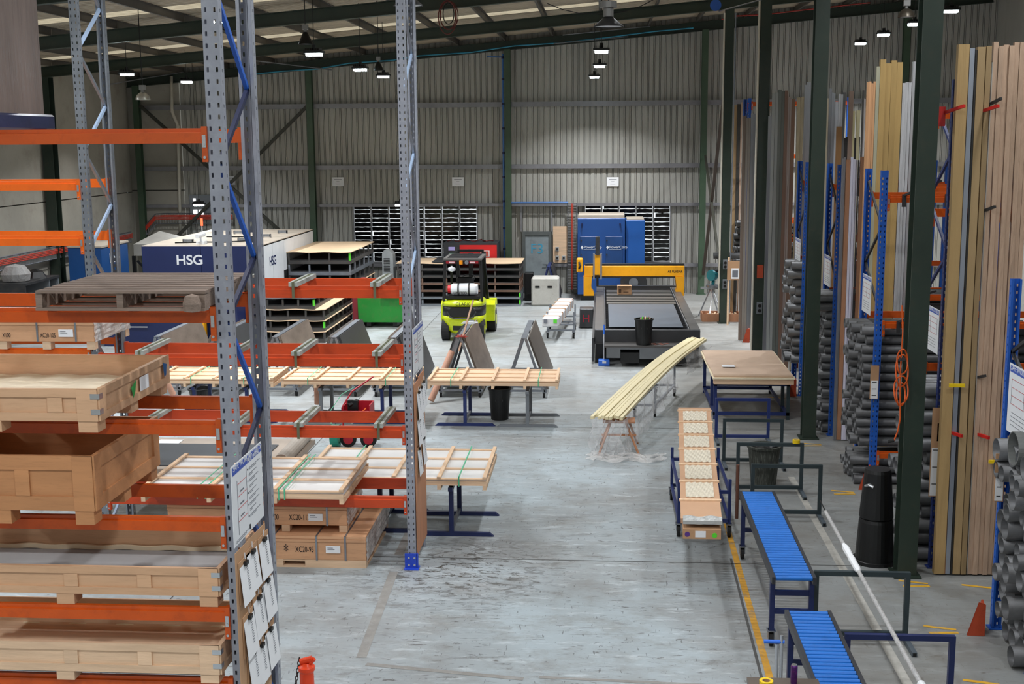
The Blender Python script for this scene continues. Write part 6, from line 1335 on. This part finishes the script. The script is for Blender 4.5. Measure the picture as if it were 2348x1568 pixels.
# horizontal tubes: one object each, sharing a few meshes
TUBE_ME = {}
def tube_mesh(r, L, mat):
    k = (r, L, mat.name)
    if k not in TUBE_ME:
        b = MB().pipe((0, 0, 0), (L, 0, 0), r, max(.004, r * .06), 14); TUBE_ME[k] = mesh_of('aluminium_tube', b.v, b.f, mat, True)
    return TUBE_ME[k]
def tube_bay(Y0, Y1, z0, z1, radii, label, group, x0=XF - .20, L=2.6, rnd=.12, gap=None):
    z = z0; row = 0; ORD = ('lowest', 'second', 'third', 'fourth', 'fifth', 'sixth', 'seventh', 'eighth', 'ninth', 'tenth', 'eleventh', 'twelfth', 'thirteenth', 'fourteenth', 'fifteenth')
    DEP = ('frontmost', 'second deep', 'third deep', 'fourth deep', 'fifth deep', 'sixth deep', 'seventh deep', 'eighth deep')
    while z < z1:
        r = radii[row % len(radii)]; y = Y0 + r + (.5 * r if row % 2 else 0); dk = 0
        while y + r < Y1:
            rr = r * R_.uniform(.88, 1.0)
            o = bpy.data.objects.new('aluminium_tube', tube_mesh(r, L, m_tubeal)); COL.objects.link(o)
            o.location = (x0 + R_.uniform(-rnd, rnd * .6), y, z + r); o.rotation_euler = (R_.uniform(0, 6), 0, R_.uniform(-.006, .006)); WL[o.name] = tuple(o.location)
            tag(o, '%s, %s layer, %s' % (label, ORD[row], DEP[dk]), 'tube', group); dk += 1; y += 2 * r + .004
        z += 2 * r * (.88 if row else 1.0) + .012; row += 1
tube_bay(18.15, 19.1, .60, 2.42, (.072, .08, .062, .075), 'aluminium tube in the rack left of the thickest column', 'tubes in the rack left of the thickest column')
tube_bay(21.45, 22.33, .66, 2.4, (.075, .082), 'aluminium tube in the rack between the thick columns', 'tubes in the rack between the thick columns')
tube_bay(24.8, 25.7, .64, 2.65, (.085, .095), 'aluminium tube left of the second thickest column', 'tubes in the rack left of the second thickest column')
tube_bay(14.75, 15.55, .02, 2.2, (.085, .095), 'dull tube right of the thickest column', 'tubes right of the thickest column', rnd=.2)
tube_bay(18.2, 19.05, .01, .40, (.07,), 'floor level tube left of the thickest column', 'tubes on the floor left of the thickest column')
tube_bay(21.5, 22.3, .01, .42, (.09,), 'floor level tube between the thick columns', 'tubes on the floor between the thick columns')
tube_bay(11.62, 12.62, .02, 1.95, (.105, .085, .12, .09), 'large dull tube in the nearest right-hand rack', 'large tubes at the bottom right edge', x0=4.14, rnd=.16)
t = B('large_pipe', MB().pipe((4.05, 12.05, 2.15), (6.6, 12.05, 2.15), .17, .012, 26), M('grey_pipe', '#7a7c7a', .5, .3), label='widest grey pipe end in the nearest rack, under the white sign', cat='pipe')
tube_bay(34.95, 35.8, 1.22, 2.7, (.09, .1), 'dark tube stacked in the far blue rack', 'tubes in the far blue rack')
tube_bay(28.65, 29.5, 1.42, 2.6, (.09, .1), 'tube stacked behind the third green column', 'tubes in the dark bar rack')
tube_bay(28.65, 29.5, .02, 1.3, (.09, .1), 'low tube behind the third green column', 'tubes low in the dark bar rack')
# vertical profiles
PM = {}
def pm(col, kind='matt'):
    k = col + kind
    if k not in PM:
        nme = 'profile_' + kind
        if kind == 'metal': PM[k] = M(nme + col, col, .32, .6, var=.08, scale=3, rnd=.12, stretch=(4, 4, .4))
        elif kind == 'paper': PM[k] = M(nme + col, col, .7, var=.10, scale=2, rnd=.07, bump=.35, bscale=7, stretch=(3, 3, .4))
        elif kind == 'film': PM[k] = M(nme + col, col, .22, var=.12, scale=3, rnd=.07, bump=.7, bscale=9, stretch=(3, 3, .5))
        else: PM[k] = M(nme + col, col, .55, var=.1, scale=2, rnd=.1, stretch=(4, 4, .4))
    return PM[k]
def profiles(Y, items, where, group, yref=300, z0=.02, lean=.06, depth=.05, cname='profile'):
    for (xl, xr, ty, col, kind, n, word) in items:
        xa, xb = at(xl, yref, Y=Y).x, at(xr, yref, Y=Y).x; zt = at((xl + xr) / 2, ty, Y=Y).z; wdt = (xb - xa) / n
        for k in range(n):
            X0 = xa + wdt * k + .001; X1 = xa + wdt * (k + 1) - .001; top = zt + R_.uniform(-.04, .03); tl = R_.uniform(-.007, .007) * (1 if n > 1 else .5); d = max(.03, min(.09, wdt)); dy = R_.uniform(-.012, .012)
            lz = z0; b = MB(); vs = []; m_ = 6
            for i in range(m_ + 1):
                f = i / m_; z = lz + (top - lz) * f; sx = tl * math.sin(f * 3.1) + (R_.uniform(-.004, .004) if kind in ('paper', 'film') else 0); yy = Y + dy + lean * (f)
                pinch = .88 if (kind == 'film' and i == 4) else 1.0; c = (X0 + X1) / 2 + sx; h = (X1 - X0) / 2 * pinch
                vs += [(c - h, yy, z), (c + h, yy, z), (c + h, yy + d, z), (c - h, yy + d, z)]
            fs = [(4 * i + j, 4 * i + (j + 1) % 4, 4 * i + 4 + (j + 1) % 4, 4 * i + 4 + j) for i in range(m_) for j in range(4)] + [(3, 2, 1, 0), (4 * m_, 4 * m_ + 1, 4 * m_ + 2, 4 * m_ + 3)]
            B('upright_profile' if kind != 'wood' else 'upright_timber', b.add(vs, fs), pm(col, 'matt' if kind == 'wood' else kind), label=('%s %s' % (word, where)) if n == 1 else '%s %s from left, %s' % (('first', 'second', 'third', 'fourth', 'fifth', 'sixth', 'seventh', 'eighth')[k], word, where), cat='profile' if kind != 'wood' else 'timber', group=group + ', ' + word.split(' ')[0] + (' %d' % 0 if False else ''))
W1 = 'upright at the right of the thickest column'
profiles(14.33, [(2168, 2178, 1005, '#9a6e4a', 'paper', 1, 'rust brown wrapped profile')], W1, 'tall profiles at the right edge', yref=1100)
profiles(14.33, [(2178, 2203, 103, '#b99a68', 'paper', 1, 'ochre papered pack'), (2205, 2216, 103, '#b7bfcc', 'metal', 1, 'blue grey metal profile'), (2217, 2221, 110, '#2b2a28', 'matt', 1, 'thin black profile'), (2222, 2240, 100, '#a88e66', 'paper', 1, 'tan papered pack'),
                 (2242, 2254, 104, '#957d59', 'paper', 1, 'darker tan papered pack'), (2256, 2258, 140, '#d8d4cc', 'metal', 1, 'white edge profile'), (2258, 2352, 97, '#bb9f88', 'film', 8, 'pinkish film wrapped board')], W1, 'tall profiles at the right edge', yref=600, lean=.10)
for (x, y) in ((2196, 885), (2287, 1060)):
    p = at(x, y, Y=14.25); B('yellow_tape_band', MB().box(p.x - .09, p.x + .09, 14.27, 14.29, p.z - .02, p.z + .02), M('yellow_tape', '#e8c514'), label='yellow tape band round the tall wrapped packs, %s' % ('upper' if y < 1000 else 'lower'), cat='tape')
for (x, y, l) in ((2190, 247, 'upper left'), (2268, 247, 'upper right'), (2186, 988, 'lower left'), (2248, 992, 'lower right')):
    p = at(x, y, Y=14.2); t = T('support_hook', 'red steel hook holding the tall wrapped packs, %s one' % l, 'hook', p, 'red hooks on the tall dark blue rack')
    B('hook_arm', MB().bar((p.x - .05, 14.56, p.z - .06), (p.x + .10, 14.2, p.z + (.02 if y < 500 else -.06)), .03, .035), M('hook_red', '#c01f1a', .45), t); B('hook_plate', MB().box(p.x - .10, p.x - .02, 14.50, 14.56, p.z - .2, p.z + .02), MATS['hook_red'], t)
profiles(20.35, [(1985, 2006, 188, '#cd9c70', 'wood', 4, 'peach timber strip'), (2006, 2014, 150, '#a7a58e', 'matt', 1, 'pale green grey profile'), (2014, 2066, 140, '#ad8f58', 'paper', 4, 'golden papered pack'), (2067, 2088, 186, '#b9babc', 'film', 3, 'silver film wrapped profile'), (2089, 2101, 142, '#d2d3d6', 'metal', 1, 'tall white profile'), (2060, 2066, 360, '#c98d63', 'wood', 1, 'short orange timber strip')],
         'behind the tube rack left of the thickest column', 'profiles behind the tube rack')
profiles(20.95, [(1928, 1936, 363, '#8f9298', 'metal', 2, 'grey metal profile'), (1937, 1947, 362, '#a87a5c', 'paper', 1, 'brown carton profile'), (1948, 1964, 363, '#dcdcee', 'matt', 3, 'bright white profile'), (1965, 1968, 370, '#39383a', 'matt', 1, 'black profile'), (1970, 1990, 363, '#a1765b', 'paper', 2, 'brown wrapped board')],
         'on the floor before the tubes between the thick columns', 'profiles before the tube rack', yref=500)
profiles(24.1, [(1893, 1900, 222, '#c2b79f', 'matt', 1, 'ivory profile'), (1900, 1906, 203, '#9ea1a6', 'metal', 1, 'slim grey profile'), (1906, 1914, 214, '#a9adb3', 'metal', 2, 'steel blue profile'), (1914, 1922, 228, '#c9ced6', 'film', 1, 'foil wrapped profile'), (1922, 1932, 218, '#d3d6da', 'film', 2, 'bright film wrapped profile'), (1932, 1938, 214, '#6f6f70', 'matt', 1, 'charcoal profile'), (1919, 1936, 292, '#a57c50', 'paper', 1, 'short bunched brown paper pack'),
                (1946, 1956, 204, '#9c8577', 'wood', 1, 'pinkish brown board'), (1953, 1961, 253, '#d8cfa0', 'matt', 1, 'cream profile'), (1965, 1973, 254, '#e6deb4', 'matt', 1, 'light cream profile'), (1938, 1975, 312, '#33302f', 'matt', 8, 'short black brown profile'), (1976, 1980, 205, '#5f5d5c', 'matt', 1, 'dark rod'), (1978, 1984, 225, '#e2dcdc', 'matt', 2, 'pinkish white profile')],
         'in the lit cluster between the thick columns', 'profiles in the lit cluster', yref=300)
profiles(27.4, [(1762, 1770, 265, '#8d9092', 'metal', 1, 'dull steel profile'), (1770, 1784, 215, '#a3a8a6', 'matt', 2, 'pale grey sheet strip'), (1784, 1798, 205, '#6d736e', 'matt', 2, 'green grey strip'), (1798, 1806, 205, '#7f6658', 'wood', 1, 'brown timber strip'), (1806, 1814, 222, '#a39791', 'matt', 2, 'mauve grey profile'), (1814, 1823, 226, '#7d6353', 'paper', 1, 'bark brown roll'), (1827, 1843, 222, '#b7ac90', 'film', 2, 'glossy cream strip'), (1843, 1862, 190, '#b4b8be', 'metal', 4, 'tall silver profile')],
         'left of the second thickest column', 'profiles left of the second thickest column')
profiles(31.5, [(1704, 1711, 262, '#77695e', 'wood', 1, 'thin brown strip'), (1711, 1722, 268, '#8f8880', 'matt', 2, 'warm grey strip'), (1722, 1738, 262, '#9b9fa3', 'metal', 3, 'light steel strip')], 'between the third and fourth green columns', 'profiles by the far rack')
profiles(29.9, [(1748, 1760, 300, '#6a6663', 'matt', 2, 'dim grey bar'), (1762, 1776, 330, '#5a5553', 'matt', 2, 'dark steel bar'), (1778, 1792, 425, '#57504c', 'matt', 2, 'chain patterned dark bar'), (1794, 1806, 425, '#6b6663', 'matt', 2, 'grey brown bar')], 'behind the third green column', 'bars in the dark bar rack', yref=500)
profiles(35.5, [(1681, 1690, 238, '#ab8e68', 'wood', 1, 'tan board'), (1690, 1697, 240, '#3b3833', 'matt', 1, 'dark board'), (1698, 1702, 233, '#c2a48e', 'wood', 1, 'pink edge strip')], 'beside the far blue rack frame', 'boards by the far rack')
t = B('timber_prop', MB().box(at(1669, 700, Y=34.2).x - .025, at(1669, 700, Y=34.2).x + .025, 34.18, 34.22, 0, at(1669, 590, Y=34.2).z), m_piney, label='slim timber stick before the fourth green column', cat='timber')
for (x0, y0, x1, y1, Y, l) in ((1997, 838, 2013, 915, 17.98, 'on the post left of the thickest column'), (2139, 935, 2154, 1138, 14.5, 'on the dark blue post right of the thickest column'), (2284, 1040, 2300, 1150, 12.5, 'at the tall packs beside the large tubes')):
    a, b_ = at(x0, y0, Y=Y), at(x1, y1, Y=Y); t = T('rack_notice', 'white list on brown card ' + l, 'notice', a, 'lists hanging on the rack posts'); zm = a.z - (a.z - b_.z) * .45
    B('card', MB().box(a.x, b_.x, Y, Y + .008, b_.z, a.z), m_card, t); B('paper', MB().box(a.x + .01, b_.x - .01, Y - .006, Y, b_.z + .01, zm), m_paper, t)
    for k in range(3): B('print_line', MB().box(a.x + .025, b_.x - .03, Y - .008, Y - .006, zm - .03 - k * (zm - b_.z) * .35, zm - .02 - k * (zm - b_.z) * .35), m_ink, t)
p, q = at(1636, 586, Y=34.9), at(1700, 586, Y=34.9)
B('short_pipe', MB().pipe(p, (q.x, p.y, p.z), .09, .01, 16), m_tubeal, label='short grey pipe poking out left of the far blue rack', cat='pipe')
p, q = at(1769, 633, Y=29.6), at(1775, 700, Y=29.6); B('white_tag', MB().box(p.x, q.x, 29.59, 29.6, q.z, p.z), m_paper, label='narrow white tag hanging on the dark bars behind the third column', cat='tag')
# notice on cardboard, conduit, outlets on the columns
t = T('card_notice', 'notice on brown card hanging beside the fourth green column', 'notice', at(1685, 640, Y=34.3)); a, b_ = at(1672, 597, Y=34.3), at(1697, 641, Y=34.3)
B('card', MB().box(a.x - .06, b_.x, 34.16, 34.178, b_.z, a.z), m_card, t); a, b_ = at(1676, 614, Y=34.28), at(1693, 638, Y=34.28); B('paper', MB().box(a.x, b_.x, 34.15, 34.16, b_.z, a.z), m_paper, t); B('print_block', MB().box(a.x + .03, b_.x - .03, 34.145, 34.15, b_.z + .05, a.z - .06), m_print, t)
for (i, zs) in ((3, (1.55, 1.0)), (2, (1.25,))):
    X, Y = cols[i]
    for z in zs:
        t = T('power_outlet', 'grey double power outlet on the green column, %s' % ({(3, 1.55): 'upper one on the fourth column', (3, 1.0): 'lower one on the fourth column', (2, 1.25): 'on the third column'}[(i, z)]), 'power outlet', (X, Y - .2, z), 'power outlets on the columns')
        B('outlet_box', MB().box(X - .06, X + .06, Y - .22, Y - .16, z, z + .26), m_grey, t); B('socket', MB().cyl((X, Y - .235, z + .18), (X, Y - .22, z + .18), .04, n=12).cyl((X, Y - .235, z + .07), (X, Y - .22, z + .07), .04, n=12), m_black, t)
for i in (2, 3):
    X, Y = cols[i]; B('conduit', MB().cyl((X - .15, Y - .1, .3), (X - .15, Y - .1, RZ(X) - .1), .025, n=8), MATS['off_white_pipe'], kind='structure')
    B('conduit', MB().cyl((X + .15, Y - .1, .3), (X + .15, Y - .1, RZ(X) - .1), .018, n=8), m_galv, kind='structure') if i == 3 else None
B('rust_patch_plate', MB().box(cols[2][0] - .07, cols[2][0] + .07, cols[2][1] - .165, cols[2][1] - .155, 2.05, 2.35), M('rusty_orange_paint', '#b04424'), kind='structure')
# orange cable coil on the thickest column
X, Y = cols[0]; p = at(2064, 860, Y=14.12); t = T('extension_lead', 'orange extension lead hanging in coils from the thickest green column', 'cable', p)
lp = MB()
for (cz, rz_, rx) in ((at(2063, 850, Y=14.12).z, .19, .07), (at(2063, 895, Y=14.12).z, .17, .08), (at(2061, 905, Y=14.12).z, .14, .05), (at(2062, 830, Y=14.12).z, .15, .06)):
    lp.tube([(p.x + .02 + rx * math.cos(a) , Y - .22 + .02 * math.sin(a * 3), cz + rz_ * math.sin(a)) for a in [2 * math.pi * i / 18 for i in range(19)]], .009, 6)
B('cable_loop', lp, m_orange, t); q = at(2068, 700, Y=14.12); q2 = at(2050, 1010, Y=14.12)
B('cable_tail', MB().tube([q, at(2070, 760, Y=14.12), p], .008, 6).tube([p, at(2064, 960, Y=14.12), at(2058, 990, Y=14.12), q2], .009, 6), m_orange, t); B('wall_hook', MB().box(p.x - .01, p.x + .05, Y - .24, Y - .15, p.z + .17, p.z + .2), m_dsteel, t); B('plug', MB().cyl(q2, q2 + Vector((-.07, 0, -.01)), .02, n=8), m_rub, t)
# inverted black bins
p = at(2032, 1310, Z=0); p = Vector((3.38, 14.8, 0))
t = T('stacked_bins', 'black plastic bin upside down on the floor at the thickest column, lower of two', 'bin', p, 'upturned black bins'); B('bin_body', MB().lathe([(.25, 0), (.25, .03), (.235, .04), (.205, .52), (.195, .56), (.001, .56)], p, 30), m_black, t); B('bin_rim', MB().pipe(p, p + Vector((0, 0, .035)), .27, .02, 30), m_black, t)
p2 = p + Vector((.0, 0, .56)); t = T('stacked_bins', 'black plastic bin upside down on another bin at the thickest column, upper of two', 'bin', p2, 'upturned black bins'); B('bin_body', MB().lathe([(.19, .002), (.205, .02), (.20, .1), (.16, .58), (.15, .62), (.001, .62)], p2, 24), m_black, t)
B('grip', MB().tube([(p2.x - .16, p2.y - .08, .56 + .42), (p2.x - .13, p2.y - .13, .56 + .45), (p2.x - .08, p2.y - .16, .56 + .43)], .02, 8), m_chrome, t)

fonts_to_meshes()
